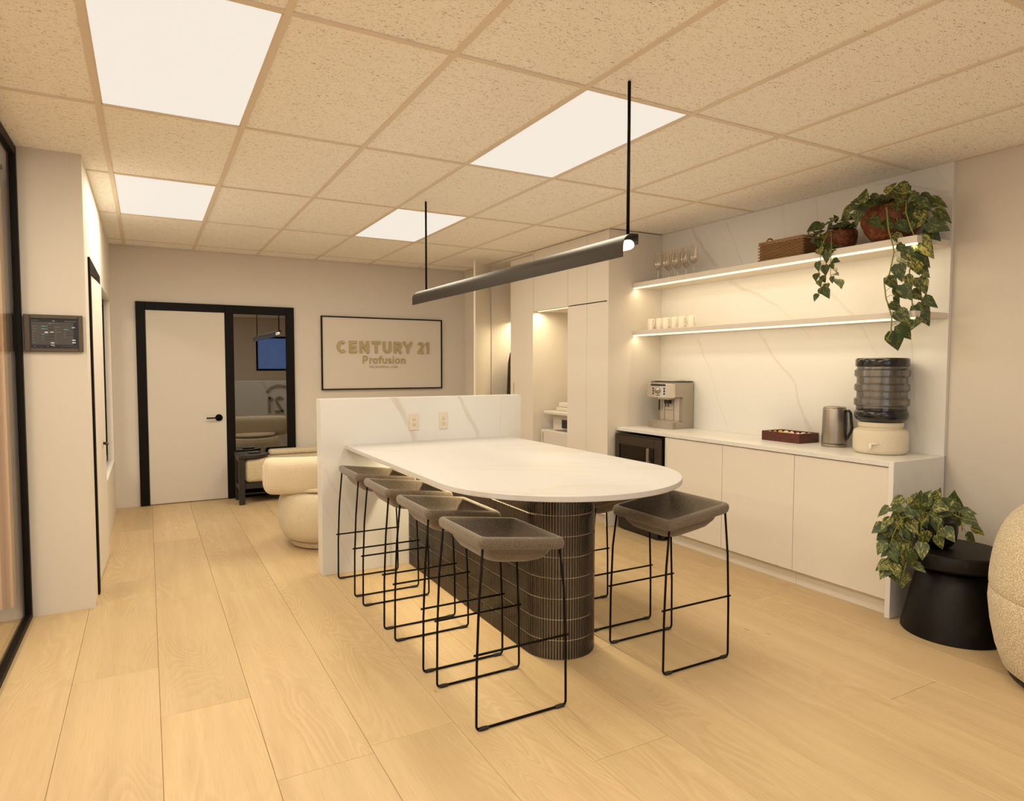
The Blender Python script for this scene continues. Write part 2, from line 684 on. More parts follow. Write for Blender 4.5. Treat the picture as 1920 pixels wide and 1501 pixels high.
M_BLACK = mat('black_frame_paint', (0.006, 0.0045, 0.0035), 0.5, spec=0.12)
M_SEAM = mat('plank_seam', (0.20, 0.11, 0.05), 0.9)
M_GAP = mat('dark_gap', (0.03, 0.025, 0.02), 0.9)
M_METALBLK = mat('black_powder_coat', (0.004, 0.003, 0.0025), 0.45, spec=0.12)
M_RUBBER = mat('black_rubber', (0.012, 0.011, 0.010), 0.7)
M_FELT = felt('taupe_felt', (0.09, 0.070, 0.052), (0.205, 0.165, 0.127))
M_KIT = mat('dark_glazed_ceramic', (0.022, 0.014, 0.010), 0.22, spec=0.6, bump=(40, 0.15, 0.001))
M_GROUT = mat('beige_grout', (0.62, 0.49, 0.33), 0.9)
M_GLASS = glass_mat('clear_glass', (0.96, 0.95, 0.93), 0.02)
M_GLASS_DIMSKY = glass_mat('dim_sky_glass', (0.34, 0.42, 0.58), 0.04)  # dim blue daylight put into the pane colour, tones down the sky
M_GLASS_DOOR = glass_mat('solar_control_glass', (0.45, 0.44, 0.42), 0.30, 0.0)
M_PLANT = leaf_mat()
M_STEM = mat('green_stem', (0.22, 0.24, 0.05), 0.5)
M_SOIL = mat('potting_soil', (0.020, 0.014, 0.010), 0.95, bump=(120, 0.8, 0.01))
M_TERRA = speckled('aged_terracotta', (0.21, 0.070, 0.028), (0.13, 0.040, 0.016), 38, 0.42, 0.5)
M_POTBLK = mat('black_ceramic', (0.008, 0.006, 0.005), 0.4, spec=.25)
M_DARKWOOD = wood_dark('black_stained_oak', (0.010, 0.0075, 0.006), (0.022, 0.016, 0.012), (3, 3, 30))
M_STOOLBLK = speckled('black_mango_wood', (0.0045, 0.003, 0.002), (0.012, 0.008, 0.0055), 9, 0.62, 0.5)
M_TRAY = wood_dark('mahogany', (0.11, 0.022, 0.010), (0.065, 0.012, 0.007), (3, 6, 40))
M_BOUCLE = boucle('cream_boucle', (0.50, 0.41, 0.27), (0.80, 0.70, 0.52), 200, 0.6)
M_BOUCLE2 = boucle('oat_boucle', (0.50, 0.41, 0.28), (0.86, 0.77, 0.61), 150, 0.7)
M_BOUCLE3 = boucle('fine_cream_boucle', (0.60, 0.52, 0.38), (0.84, 0.76, 0.60), 300, 0.4)
M_LINEN = weave('linen_weave', (0.62, 0.51, 0.36), (0.86, 0.78, 0.62), 170)
M_STEEL = mat('brushed_steel', (0.36, 0.32, 0.275), 0.36, metal=0.9)
M_SILVER = mat('silver_plastic', (0.40, 0.345, 0.28), 0.36, metal=0.6)
M_SILVER2 = mat('pale_silver', (0.62, 0.56, 0.48), 0.3, metal=0.5)
M_BLKPLASTIC = mat('black_plastic', (0.010, 0.009, 0.008), 0.3)
M_BLKGLOSS = mat('black_gloss_cap', (0.010, 0.009, 0.012), 0.12, spec=0.6)
M_WHITEPL = mat('ivory_plastic', (0.66, 0.58, 0.48), 0.4)
M_PRINTER = mat('printer_plastic', (0.66, 0.62, 0.56), 0.45)
M_PORC = mat('white_porcelain', (0.80, 0.75, 0.66), 0.25)
M_CREAMCER = speckled('speckled_stoneware', (0.70, 0.63, 0.50), (0.45, 0.38, 0.28), 160, 0.66, 0.5)
M_GOLD = mat('brushed_brass_letter', (0.42, 0.345, 0.175), 0.45, metal=0.1)
M_SIGN = mat('sign_panel', (0.64, 0.59, 0.53), 0.6)
M_LED = mat('led_strip', (0.9, 0.8, 0.6), 0.5, emit=(0.93, 0.80, 0.57), estr=1.0)
M_TUBE = mat('opal_tube', (0.9, 0.85, 0.75), 0.4, emit=(1.0, 0.92, 0.76), estr=1.3)
M_PANEL = mat('opal_diffuser', (0.06, 0.06, 0.06), 0.8, spec=.1, emit=(0.765, 0.69, 0.595), estr=1.0)
M_PENDANT = mat('graphite_anodised', (0.030, 0.022, 0.015), 0.45, metal=0.2, spec=.35)
M_REDLIGHT = mat('red_switch', (0.7, 0.03, 0.02), 0.3)

# ------------------------------------------------------------------ room dimensions
CEIL = 2.588
XL, XR = -0.295, 4.12          # left wall of the far half, right wall
XG = -0.61                     # glass partition of the near half
YB, YF = 7.55, -2.1            # back wall, wall behind the camera
YP = 4.475                     # front of the pilaster
XS = -2.6                      # outer wall of the side room


def structure(mb, name, m, parent=None, **kw):
    o = mb.build(name, m, parent, **kw)
    if parent is None:
        o['kind'] = 'structure'
    return o


# ---- floor: subfloor with individual oak planks
PL_W = 0.338
floor = structure(MB().box(XS, XR + 0.02, YF, YB + 0.02, -0.06, -0.006), 'floor', M_SEAM)
_pm = {}


def plank_mesh(w, l):
    key = (round(w, 3), round(l, 3))
    if key not in _pm:
        mb = MB()
        g = 0.0006
        mb.box(-w / 2 + g, w / 2 - g, -l / 2 + g, l / 2 - g, -0.012, 0.0, 0.0011, 1)
        me = bpy.data.meshes.new('plank')
        mb.bm.to_mesh(me)
        mb.bm.free()
        me.materials.append(M_FLOOR)
        _pm[key] = me
    return _pm[key]


JOINTS = {-1: 3.43, 0: 2.93, 1: 2.28, 2: 4.43, 3: 3.10, 4: 3.95, 5: 2.60, 6: 4.30, 7: 2.87, 8: 3.70, 9: 2.72, 10: 3.30, 11: 2.45}
k0 = math.floor((XS - 0.016) / PL_W)
k = k0
while 0.016 + k * PL_W < XR:
    xa, xb = max(XS, 0.016 + k * PL_W), min(XR + 0.02, 0.016 + (k + 1) * PL_W)
    j = JOINTS.get(k, 2.0 + ((k * 0.618) % 1.0) * 2.1)
    PLEN = 1.5 if k in (0, -1) else 2.1
    ya = j - PLEN * math.ceil((j - YF) / PLEN)
    while ya < YB:
        a, b = max(ya, YF), min(ya + PLEN, YB + 0.02)
        if b - a > 0.05 and xb - xa > 0.02:
            instance('plank', plank_mesh(xb - xa, b - a), floor, Matrix.Translation(((xa + xb) / 2, (a + b) / 2, 0.0)))
        ya += PLEN
    k += 1

# ---- ceiling: slab, lay-in tiles, tee grid, luminaires
GX, GY, TX, TY = -0.164, 2.357, 0.61, 1.22
ceiling = structure(MB().box(XS - .1, XR + 0.12, YF - .1, YB + 0.1, CEIL + 0.06, CEIL + 0.12), 'ceiling', M_WALLW)
LIGHT_CELLS = {}
_tm = {}


def tile_mesh(w, l):
    key = (round(w, 3), round(l, 3))
    if key not in _tm:
        mb = MB()
        mb.box(-w / 2, w / 2, -l / 2, l / 2, 0.0, 0.018, 0.003, 1)
        me = bpy.data.meshes.new('ceiling_tile')
        mb.bm.to_mesh(me)
        mb.bm.free()
        me.materials.append(M_TILE)
        _tm[key] = me
    return _tm[key]


i0, i1 = math.floor((XS - GX) / TX), math.ceil((XR - GX) / TX)
j0, j1 = math.floor((YF - GY) / TY), math.ceil((YB - GY) / TY)
lights_at = []
for i in range(i0, i1):
    for j in range(j0, j1):
        xa, xb = max(XS, GX + i * TX), min(XR, GX + (i + 1) * TX)
        ya, yb = max(YF, GY + j * TY), min(YB, GY + (j + 1) * TY)
        if xb - xa < 0.03 or yb - ya < 0.03:
            continue
        if i in (0, 3, -3) and j in (0, 2, -2):
            lights_at.append((i, j, xa, xb, ya, yb))
            continue
        instance('ceiling_tile', tile_mesh(xb - xa - 0.012, yb - ya - 0.012), ceiling,
                 Matrix.Translation(((xa + xb) / 2, (ya + yb) / 2, CEIL + 0.006)))
TEE = 0.0125


def tee(x0, x1, y0, y1):
    mb = MB()
    mb.box(x0, x1, y0, y1, CEIL + 0.0005, CEIL + 0.0055)
    if x1 - x0 > y1 - y0:
        yc = (y0 + y1) / 2
        mb.box(x0, x1, yc - .002, yc + .002, CEIL + 0.0055, CEIL + .05)
    else:
        xc = (x0 + x1) / 2
        mb.box(xc - .002, xc + .002, y0, y1, CEIL + 0.0055, CEIL + .05)
    mb.build('grid_bar', M_TEE, ceiling)


for i in range(i0 + 1, i1):
    tee(GX + i * TX - TEE, GX + i * TX + TEE, YF, YB)
for j in range(j0 + 1, j1):
    y = GY + j * TY
    for i in range(i0, i1):
        xa, xb = max(XS, GX + i * TX + TEE), min(XR, GX + (i + 1) * TX - TEE)
        if xb - xa > 0.02:
            tee(xa, xb, y - TEE, y + TEE)

LIGHT_LABELS = {
    (0, 0): 'large bright flush ceiling panel nearest the glass partition, cut by the top of the photo',
    (0, 2): 'bright flush ceiling panel close to the left wall above the door',
    (3, 0): 'bright flush ceiling panel behind the near rod of the hanging lamp',
    (3, 2): 'bright flush ceiling panel behind the far rod of the hanging lamp',
}
for (i, j, xa, xb, ya, yb) in lights_at:
    lab = LIGHT_LABELS.get((i, j)) or ('flush ceiling light panel ' + ('over the side room behind the glass partition, ' if i < 0 else 'behind the camera, ') + {(-3, -2): 'farthest back', (-3, 0): 'middle one', (-3, 2): 'beyond the pilaster wall', (0, -2): 'on the glass partition side', (3, -2): 'on the cabinet side'}[(i, j)])
    cx, cy = (xa + xb) / 2, (ya + yb) / 2
    t = thing('ceiling_light', lab, 'ceiling light', (cx, cy, CEIL), 'flush ceiling light panels')
    MB().box(xa + TEE, xb - TEE, ya + TEE, yb - TEE, CEIL + 0.004, CEIL + 0.010).build('diffuser', M_PANEL, t)
    fr = MB()
    fr.box(xa + TEE, xb - TEE, ya + TEE, ya + TEE + .006, CEIL + .002, CEIL + .05)
    fr.box(xa + TEE, xb - TEE, yb - TEE - .006, yb - TEE, CEIL + .002, CEIL + .05)
    fr.box(xa + TEE, xa + TEE + .006, ya + TEE, yb - TEE, CEIL + .002, CEIL + .05)
    fr.box(xb - TEE - .006, xb - TEE, ya + TEE, yb - TEE, CEIL + .002, CEIL + .05)
    fr.build('housing_frame', M_TEE, t)
    area_light('panel_lamp', (0, 0, -0.004), xb - xa - .04, yb - ya - .04, PANEL_W * (2.2 if i < 0 else 1.0), WARM, math.radians(PANEL_SPREAD), t)

# ---- walls
structure(MB().box(XL - 0.14, XR + 0.14, YB, YB + 0.12, 0, CEIL + 0.05), 'wall_back', M_WALL)
structure(MB().box(XR, XR + 0.12, YF, YB, 0, CEIL + 0.05), 'wall_right', M_WALL)
structure(MB().box(XS - 0.12, XS, YF, YB, 0, CEIL + 0.05), 'wall_far_left', M_WALLW)

# left wall of the far half with door opening (y 4.79-5.64) and window opening (y 5.83-7.40)
WT = 0.12
lw = MB()
lw.box(XL - WT, XL, YP + 0.001, 4.79, 0, CEIL + .05)
lw.box(XL - WT, XL, 4.79, 5.64, 1.99, CEIL + .05)
lw.box(XL - WT, XL, 5.64, 5.83, 0, CEIL + .05)
lw.box(XL - WT, XL, 5.83, 7.40, 0, 0.51)
lw.box(XL - WT, XL, 5.83, 7.40, 2.03, CEIL + .05)
lw.box(XL - WT, XL, 7.40, YB, 0, CEIL + .05)
structure(lw, 'wall_left', M_WALLW)
structure(MB().box(XG + 0.005, XL - WT, YP, YP + 0.10, 0, CEIL + .05).box(XL - WT, XL, YP, YP + .001, 0, CEIL + .05), 'wall_pilaster', M_WALL)
structure(MB().box(XS, XG + 0.005, YP + 0.0, YP + 0.10, 0, CEIL + .05), 'wall_side_room', M_WALL)

# wall behind the camera with a window and a door
rw = MB()
rw.box(XS, -2.3, YF - .12, YF, 0, CEIL + .05)
rw.box(-2.3, 1.55, YF - .12, YF, 0, .10)
rw.box(-2.3, 1.55, YF - .12, YF, 2.42, CEIL + .05)
rw.box(1.55, 2.35, YF - .12, YF, 0, CEIL + .05)
rw.box(2.35, 3.6, YF - .12, YF, 0, 1.30)
rw.box(2.35, 3.6, YF - .12, YF, 2.15, CEIL + .05)
rw.box(3.6, XR, YF - .12, YF, 0, CEIL + .05)
structure(rw, 'wall_front', M_WALL)
# shop front glazing behind the camera
w2 = thing('window_2', 'black framed shop front glazing behind the camera', 'window', (-.35, YF, .1))
del w2['category']
w2['kind'] = 'structure'
fm = MB()
for xa in (-2.30, -1.04, .22, 1.49):
    fm.box(xa, xa + .06, YF - .09, YF - .01, .10, 2.42, .003)
for xa, xb in ((-2.24, -1.04), (-.98, .22), (.28, 1.49)):
    fm.box(xa, xb, YF - .09, YF - .01, .10, .16, .003)
    fm.box(xa, xb, YF - .09, YF - .01, 2.36, 2.42, .003)
fm.build('window_frame', M_BLACK, w2)
for xa, xb in ((-2.24, -1.04), (-.98, .22), (.28, 1.49)):
    MB().box(xa, xb, YF - .055, YF - .047, .16, 2.36).build('pane', M_GLASS, w2)
w3 = thing('window_3', 'window in the wall behind the camera', 'window', (2.98, YF, 1.3))
del w3['category']
w3['kind'] = 'structure'
fm = MB()
for a in ((2.35, 2.40, 1.30, 2.15), (3.55, 3.60, 1.30, 2.15), (2.40, 3.55, 1.30, 1.35), (2.40, 3.55, 2.10, 2.15)):
    fm.box(a[0], a[1], YF - .08, YF - .02, a[2], a[3], .003)
fm.build('window_frame', M_BLACK, w3)
MB().box(2.40, 3.55, YF - .055, YF - .049, 1.35, 2.10).build('pane', M_GLASS_DIMSKY, w3)

# ---- glass partition (black frame, clear pane)
gp = thing('glass_partition', 'black framed floor-to-ceiling glass partition at the left edge', 'glass partition', (XG, 1.2, 0))
GPY0 = YF + .01
MB().box(XG - .02, XG + .02, YP - .045, YP - .003, 0.001, CEIL - .001, .003).build('end_post', M_BLACK, gp)
MB().box(XG - .02, XG + .02, GPY0, YP - .045, 0.001, 0.032, .003).build('bottom_rail', M_BLACK, gp)
MB().box(XG - .02, XG + .02, GPY0, YP - .045, CEIL - .05, CEIL - .001, .003).build('top_rail', M_BLACK, gp)
MB().box(XG - .004, XG + .004, GPY0, YP - .045, 0.03, CEIL - .048).build('pane', M_GLASS, gp)

# ---- door in the left wall (black casing, white leaf standing slightly ajar)
d2 = thing('door_2', 'white door in a black casing in the left wall', 'door', (XL, 5.2, 0))
del d2['category']
d2['kind'] = 'structure'
cs = MB()
cs.box(XL - .10, XL + .012, 4.72, 4.79, 0.001, 2.06, .002)
cs.box(XL - .10, XL + .012, 5.64, 5.71, 0.001, 2.06, .002)
cs.box(XL - .10, XL + .012, 4.79, 5.64, 1.99, 2.06, .002)
cs.build('door_frame', M_BLACK, d2)
dl = MB()
dl.box(-.02, .02, 0.0, .835, 0.008, 1.985, .002)
_m = Matrix.Translation((XL - .030, 4.797, 0)) @ Matrix.Rotation(math.radians(-2.2), 4, 'Z')
dl.transform(_m)
dlo = dl.build('door_leaf', M_WALLW, d2)
hd = MB()
hd.lathe([(0, 0), (.026, 0), (.026, .008), (.010, .010), (.010, .040), (0, .042)], n=20)
hd.transform(Matrix.Translation((XL - .002, 5.44, .862)) @ Matrix.Rotation(math.radians(90), 4, 'Y'))
hd.tube([(XL + .038, 5.44, .862), (XL + .042, 5.40, .862), (XL + .042, 5.32, .862)], .008, 8)
hd.build('door_handle', M_BLKPLASTIC, dlo, smooth=True)

# ---- window in the left wall
w1 = thing('window_1', 'black framed window in the left wall', 'window', (XL, 6.6, .5))
del w1['category']
w1['kind'] = 'structure'
fm = MB()
for a in ((5.83, 5.88, .51, 2.03), (7.35, 7.40, .51, 2.03), (5.88, 7.35, .51, .56), (5.88, 7.35, 1.98, 2.03)):
    fm.box(XL - .085, XL - .05, a[0], a[1], a[2], a[3], .002)
fm.build('window_frame', M_BLACK, w1)
MB().box(XL - .07, XL - .064, 5.88, 7.35, .56, 1.98).build('pane', M_GLASS, w1)
MB().box(XL - .05, XL + .006, 5.832, 7.398, .505, .513, .002).build('window_sill', M_WALLW, w1)

# ---- door in the back wall with glazed side light
d1 = thing('door_1', 'greige door with black frame and dark glazed side light', 'door', (.65, YB, 0))
del d1['category']
d1['kind'] = 'structure'
FX0, FX1, FZ = -.085, 1.428, 2.048
fm = MB()
y0, y1 = YB - .03, YB - .001
fm.box(FX0, -.002, y0, y1, 0.001, FZ, .002)
fm.box(.728, .810, y0, y1, 0.001, FZ, .002)
fm.box(1.340, FX1, y0, y1, 0.001, FZ, .002)
fm.box(-.002, .728, y0, y1, 1.968, FZ, .002)
fm.box(.810, 1.340, y0, y1, 1.958, FZ, .002)
fm.box(.810, 1.340, y0, y1, 0.001, .09, .002)
fm.build('door_frame', M_BLACK, d1)
leaf = MB().box(.001, .725, YB - .022, YB - .002, 0.010, 1.965, .002).build('door_leaf', M_DOOR, d1)
hd = MB()
hd.lathe([(0, 0), (.036, 0), (.036, .007), (.012, .010), (.011, .045), (0, .047)], n=24)
hd.transform(Matrix.Translation((.652, YB - .022, .868)) @ Matrix.Rotation(math.radians(90), 4, 'X'))
hd.tube([(.652, YB - .064, .868), (.60, YB - .066, .868), (.530, YB - .064, .868)], .0075, 8)
hd.build('door_handle', M_METALBLK, leaf, smooth=True)
MB().box(.812, 1.338, YB - .006, YB - .002, .09, 1.958).build('dark_room_sheet', M_GAP, d1)  # added dark sheet: darkness of the unlit room painted behind the pane
MB().box(.812, 1.338, YB - .016, YB - .011, .09, 1.958).build('pane', M_GLASS_DOOR, d1)

# ---- half-height marble partition
PX1 = 2.53
part_wall = structure(MB().box(1.0, PX1, 4.42, 4.54, 0.0, 1.187, .002), 'wall_partition', M_MARBLE)

# ---- side room seen through the glass: sheer curtain, cabinet
cur = MB()
pts = []
nfold = 36
for q in range(nfold * 6 + 1):
    t = q / (nfold * 6)
    x = XS + .15 + t * 1.80
    pts.append((x, YP - .09 + .025 * math.sin(t * nfold * 2 * math.pi)))
back = [(x, y + .006) for x, y in reversed(pts)]
cur.prism(pts + back, .10, 2.42)
cu = cur.build('curtain', mat('blush_curtain', (0.62, 0.42, 0.27), 0.85), smooth=False)
tag(cu, 'pale blush curtain hanging behind the glass partition', 'curtain')
rod = MB().tube([(XS + .05, YP - .09, 2.45), (XG - .03, YP - .09, 2.45)], .014, 10).build('curtain_rod', M_METALBLK, smooth=True)
tag(rod, 'curtain rod above the blush curtain behind the glass partition', 'curtain rod')

# ================================================================== furniture
# ---- island table: marble top on a tiled pedestal
TZ0, TZ1 = 0.848, 0.874
TXA, TXB, TYC = 1.160, 2.415, 2.785
TR = (TXB - TXA) / 2
TXM = (TXA + TXB) / 2
isl = thing('island_table', 'long white marble island table with rounded end on a dark tiled pedestal', 'island table', (TXM, 3.2, 0))
poly = [(TXB, 4.419), (TXA, 4.419)] + [(TXM + TR * math.cos(math.radians(a)), TYC + TR * math.sin(math.radians(a))) for a in range(180, 361, 5)]
MB().prism(poly, TZ0, TZ1, .003, 2).build('tabletop', M_MARBLE_TOP, isl)
PA, PB = 1.611, 1.964
PM, PR = (PA + PB) / 2, (PB - PA) / 2
PYC = 2.745
poly = [(PB, 4.419), (PA, 4.419)] + [(PM + PR * math.cos(math.radians(a)), PYC + PR * math.sin(math.radians(a))) for a in range(180, 361, 6)]
ped = MB().prism(poly, 0.001, TZ0 - .0005).build('pedestal', M_GROUT, isl)
# tiles: columns along the outline
PITCH = 0.0140
cols = []
yy = 4.412
while yy > PYC + .004:
    cols.append((PA, yy - PITCH / 2, -1.0, 0.0))
    yy -= PITCH
na = int(round(math.pi * PR / PITCH))
for q in range(na):
    a = math.pi + (q + .5) * math.pi / na
    cols.append((PM + PR * math.cos(a), PYC + PR * math.sin(a), math.cos(a), math.sin(a)))
yy = PYC
while yy < 4.40:
    cols.append((PB, yy + PITCH / 2, 1.0, 0.0))
    yy += PITCH
rows = [(0.002, .0925)]
for q in range(7):
    rows.append((.0965 + .1005 * q, .0965 + .1005 * q + .0965))
rows.append((.0965 + .1005 * 7, TZ0 - .001))
order = sorted(range(len(cols)), key=lambda q: (cols[q][0] ** 2 + cols[q][1] ** 2) if (cols[q][2] * -cols[q][0] + cols[q][3] * -cols[q][1]) > 0.05 else 1e9)
own = set(order[:33])
_km = {}


def kit_mesh(h):
    h = round(h, 4)
    if h not in _km:
        mb = MB()
        mb.box(-.0052, .0052, 0, .0055, -h / 2, h / 2, .0016, 1)
        me = bpy.data.meshes.new('tile')
        mb.bm.to_mesh(me)
        mb.bm.free()
        me.materials.append(M_KIT)
        _km[h] = me
    return _km[h]


stuff = bmesh.new()
rt = random.Random(3)
for q, (x, y, nx, ny) in enumerate(cols):
    rot = math.atan2(ny, nx) - math.pi / 2
    for z0, z1 in rows:
        me = kit_mesh(z1 - z0)
        m = Matrix.Translation((x + nx * rt.uniform(-.0004, .0002), y + ny * rt.uniform(-.0004, .0002), (z0 + z1) / 2)) @ Matrix.Rotation(rot, 4, 'Z')
        if q in own:
            instance('tile', me, ped, m)
        else:
            n0 = len(stuff.verts)
            stuff.from_mesh(me)
            stuff.verts.ensure_lookup_table()
            bmesh.ops.transform(stuff, matrix=m, verts=stuff.verts[n0:])
off = parent_origin(ped)
for v in stuff.verts:
    v.co -= off
me = bpy.data.meshes.new('tile_field')
stuff.to_mesh(me)
stuff.free()
me.materials.append(M_KIT)
tf = instance('tile_field', me, ped)
tf['kind'] = 'stuff'
# LED strip under the top around the pedestal
ls_ = MB()
ls_.box(PA - .060, PA - .050, 2.80, 4.40, TZ0 - .006, TZ0 - .0005)
ls_.box(PB + .050, PB + .060, 2.80, 4.40, TZ0 - .006, TZ0 - .0005)
ls_.build('led_strip', M_LED, isl)
area_light('under_top_lamp', (PA - .055 - TXM, 3.58 - 3.2, TZ0 - .010), .02, 1.6, UNDER_W, WARMER, math.pi, isl)
area_light('under_top_lamp', (PB + .055 - TXM, 3.58 - 3.2, TZ0 - .010), .02, 1.6, UNDER_W, WARMER, math.pi, isl)

# ---- wall outlets on the partition
for (xa, xb), lab in (((1.618, 1.687), 'ivory wall outlet on the marble partition, nearer the door'), ((1.843, 1.912), 'ivory wall outlet on the marble partition, nearer the cabinets')):
    t = thing('wall_outlet', lab, 'outlet', ((xa + xb) / 2, 4.42, 1.012), 'outlets on the marble partition')
    MB().box(xa, xb, 4.4145, 4.4195, .954, 1.071, .0015).build('face_plate', M_WHITEPL, t)
    xm = (xa + xb) / 2
    ins = MB().box(xm - .017, xm + .017, 4.4115, 4.4150, .979, 1.046, .001).build('socket_insert', M_WHITEPL, t)
    sl = MB()
    for zc in (1.031, .996):
        sl.box(xm - .009, xm - .0065, 4.4108, 4.4117, zc - .005, zc + .005)
        sl.box(xm + .0065, xm + .009, 4.4108, 4.4117, zc - .004, zc + .004)
        sl.box(xm - .0025, xm + .0025, 4.4108, 4.4117, zc - .013, zc - .008)
    sl.build('socket_slots', M_BLKPLASTIC, ins)

# ---- bar stools
SD, SW = 0.392, 0.411          # depth (y) and width (x) of the sled footprint
ZO, ZI = 0.742, 0.690          # rim height on the outer and the inner side (local +x is inner)


def stool():
    t = thing('bar_stool', None, 'bar stool', (0, 0, 0), 'felt bar stools around the island')
    hx, hy = SW / 2, SD / 2
    # felt basket seat: rim + bowl, lofted through rounded rectangles
    mb = MB()

    def rr(hw, hd, rad, n=5):
        out = []
        for cx, cy, a0 in ((hw - rad, hd - rad, 0), (-hw + rad, hd - rad, 90), (-hw + rad, -hd + rad, 180), (hw - rad, -hd + rad, 270)):
            for q in range(n + 1):
                a = math.radians(a0 + 90 * q / n)
                out.append((cx + rad * math.cos(a), cy + rad * math.sin(a)))
        return out

    def tilt(x):
        return (ZO + ZI) / 2 + (ZI - ZO) * (x / SW)
    RX, RY = .196, .212
    prof = [  # (inset, dz, corner radius)
        (.014, -.032, .018), (.004, -.024, .022), (.0, -.006, .024), (.003, .009, .022), (.012, .017, .018), (.024, .015, .014),
        (.032, .004, .012), (.040, -.028, .014), (.056, -.064, .024), (.080, -.078, .036), (.12, -.082, .036)]
    inner = prof
    outer = [(.030, -.033, .022), (.040, -.037, .026), (.046, -.060, .036), (.064, -.086, .050), (.092, -.101, .055), (.12, -.104, .045)]
    rings = []
    for ins, dz, rad in list(reversed(inner)) + []:
        rings.append([(x, y, tilt(x) + dz) for x, y in rr(RX - ins, RY - ins, rad)])
    for ins, dz, rad in outer:
        rings.append([(x, y, tilt(x) + dz) for x, y in rr(RX - ins, RY - ins, rad)])
    vr = [[mb.bm.verts.new(p) for p in ring] for ring in rings]
    n = len(vr[0])
    for a, b in zip(vr, vr[1:]):
        for q in range(n):
            f = mb.bm.faces.new((a[q], a[(q + 1) % n], b[(q + 1) % n], b[q]))
            f.smooth = True
    mb.bm.faces.new(vr[0])
    mb.bm.faces.new(list(reversed(vr[-1])))
    mb.build('seat', M_FELT, t)
    # two sleds
    r = .0052
    for s in (-1, 1):
        y = s * hy
        yt = s * (hy - .004)
        xo, xi = -hx, hx
        pts = [(xo + .030, yt, ZO - .03), (xo + .012, y, .50), (xo + .002, y, .26), (xo, y, .045), (xo, y, .020), (xo + .004, y, .010), (xo + .016, y, .0062),
               (xi - .016, y, .0062), (xi - .004, y, .010), (xi, y, .020), (xi, y, .045), (xi - .002, y, .26), (xi - .012, y, .50), (xi - .030, yt, ZI - .03)]
        MB().tube(pts, r, 8).build('sled_leg', M_METALBLK, t)
        MB().tube([(xo - .010, y, .300), (xi + .010, y, .300)], r * .95, 8).build('footrest', M_METALBLK, t)
        for xx in (xo + .030, xi - .030):
            g = MB().lathe([(0, .0008), (.0085, .001), (.0105, .006), (.008, .011), (0, .0125)], n=12, sq=2.6)
            g.transform(Matrix.Translation((xx, y, 0)) @ Matrix.Scale(2.6, 4, (1, 0, 0)))
            g.build('glide', M_RUBBER, t)
    return t


st0 = stool()
SX = (1.077 + 1.488) / 2
SX2 = (2.022 + 2.435) / 2
SPOTS = [
    (SX, 2.420, 0, 'taupe felt bar stool nearest the camera at the rounded left end of the island'),
    (SX, 2.976, 0, 'second taupe felt bar stool along the left side of the island, behind the nearest'),
    (SX, 3.543, 0, 'third taupe felt bar stool along the left side, second from the marble partition'),
    (SX, 4.113, 0, 'taupe felt bar stool tucked in closest to the marble partition'),
    (SX2, 2.426, math.pi, 'taupe felt bar stool on the cabinet side, fully visible at the rounded end'),
    (SX2, 2.988, math.pi, 'taupe felt bar stool on the cabinet side, mostly hidden under the tabletop'),
    (SX2, 3.553, math.pi, 'taupe felt bar stool behind the pedestal with only one leg showing'),
]
for q, (x, y, rz, lab) in enumerate(SPOTS):
    o = st0 if q == 0 else copy_tree(st0)
    o.location = (x, y, 0)
    o.rotation_euler = (0, 0, rz)
    o['label'] = lab

# ---- linear pendant
PX = 1.795
pd = thing('pendant_lamp', 'long graphite linear pendant lamp with curved shade on two rods above the island', 'pendant lamp', (PX, 3.36, 1.9))
YA_, YB_ = 2.16, 4.60
R_ = .056
top = 1.953
prof_out = [(PX + .0, top)] + [(PX - .026 - R_ * math.sin(math.radians(a)), top - R_ + R_ * math.cos(math.radians(a))) for a in range(0, 91, 10)] + [(PX - .026 - R_, 1.853)]
prof_in = [(PX - .026 - R_ + .003, 1.853)] + [(PX - .026 - (R_ - .003) * math.sin(math.radians(a)), top - R_ + (R_ - .003) * math.cos(math.radians(a))) for a in range(90, -1, -10)] + [(PX - .003, top - .003)]
prof = prof_out + prof_in + [(PX - .003, 1.910), (PX, 1.910)]
sh = MB()
bm2 = sh.bm
A = [bm2.verts.new((x, YA_, z)) for x, z in prof]
B = [bm2.verts.new((x, YB_, z)) for x, z in prof]
n = len(prof)
for q in range(n):
    f = bm2.faces.new((A[q], A[(q + 1) % n], B[(q + 1) % n], B[q]))
    f.smooth = False
# end caps as quads between the outer and inner outline
no = len(prof_out)
full_out = prof_out
for V in (A, B):
    o_ = V[:no]
    i_ = list(reversed(V[no:no + len(prof_in)]))
    for q in range(no - 1):
        a, b = i_[q], i_[q + 1]
        try:
            bm2.faces.new((o_[q], o_[q + 1], b, a))
        except ValueError:
            pass
    bm2.faces.new((V[0], V[no + len(prof_in) - 1], V[no + len(prof_in)], V[-1]))
so = sh.build('shade', M_PENDANT, pd)
for p in so.data.polygons:
    p.use_smooth = True
so.data.set_sharp_from_angle(angle=math.radians(40))
tb = MB().lathe([(0, 0), (.014, .001), (.019, .006), (.021, .016), (.021, YB_ - YA_ - .026), (.019, YB_ - YA_ - .016), (.014, YB_ - YA_ - .011), (0, YB_ - YA_ - .010)], n=20)
tb.transform(Matrix.Translation((PX - .036, YA_ + .005, 1.909)) @ Matrix.Rotation(math.radians(-90), 4, 'X') @ Matrix.Scale(1.25, 4, (1, 0, 0)))
tb.build('light_tube', M_TUBE, pd, smooth=True)
for yr in (2.214, 4.499):
    MB().tube([(PX - .012, yr, top - .002), (PX - .012, yr, CEIL - .0005)], .0072, 10).build('rod', M_METALBLK, pd)

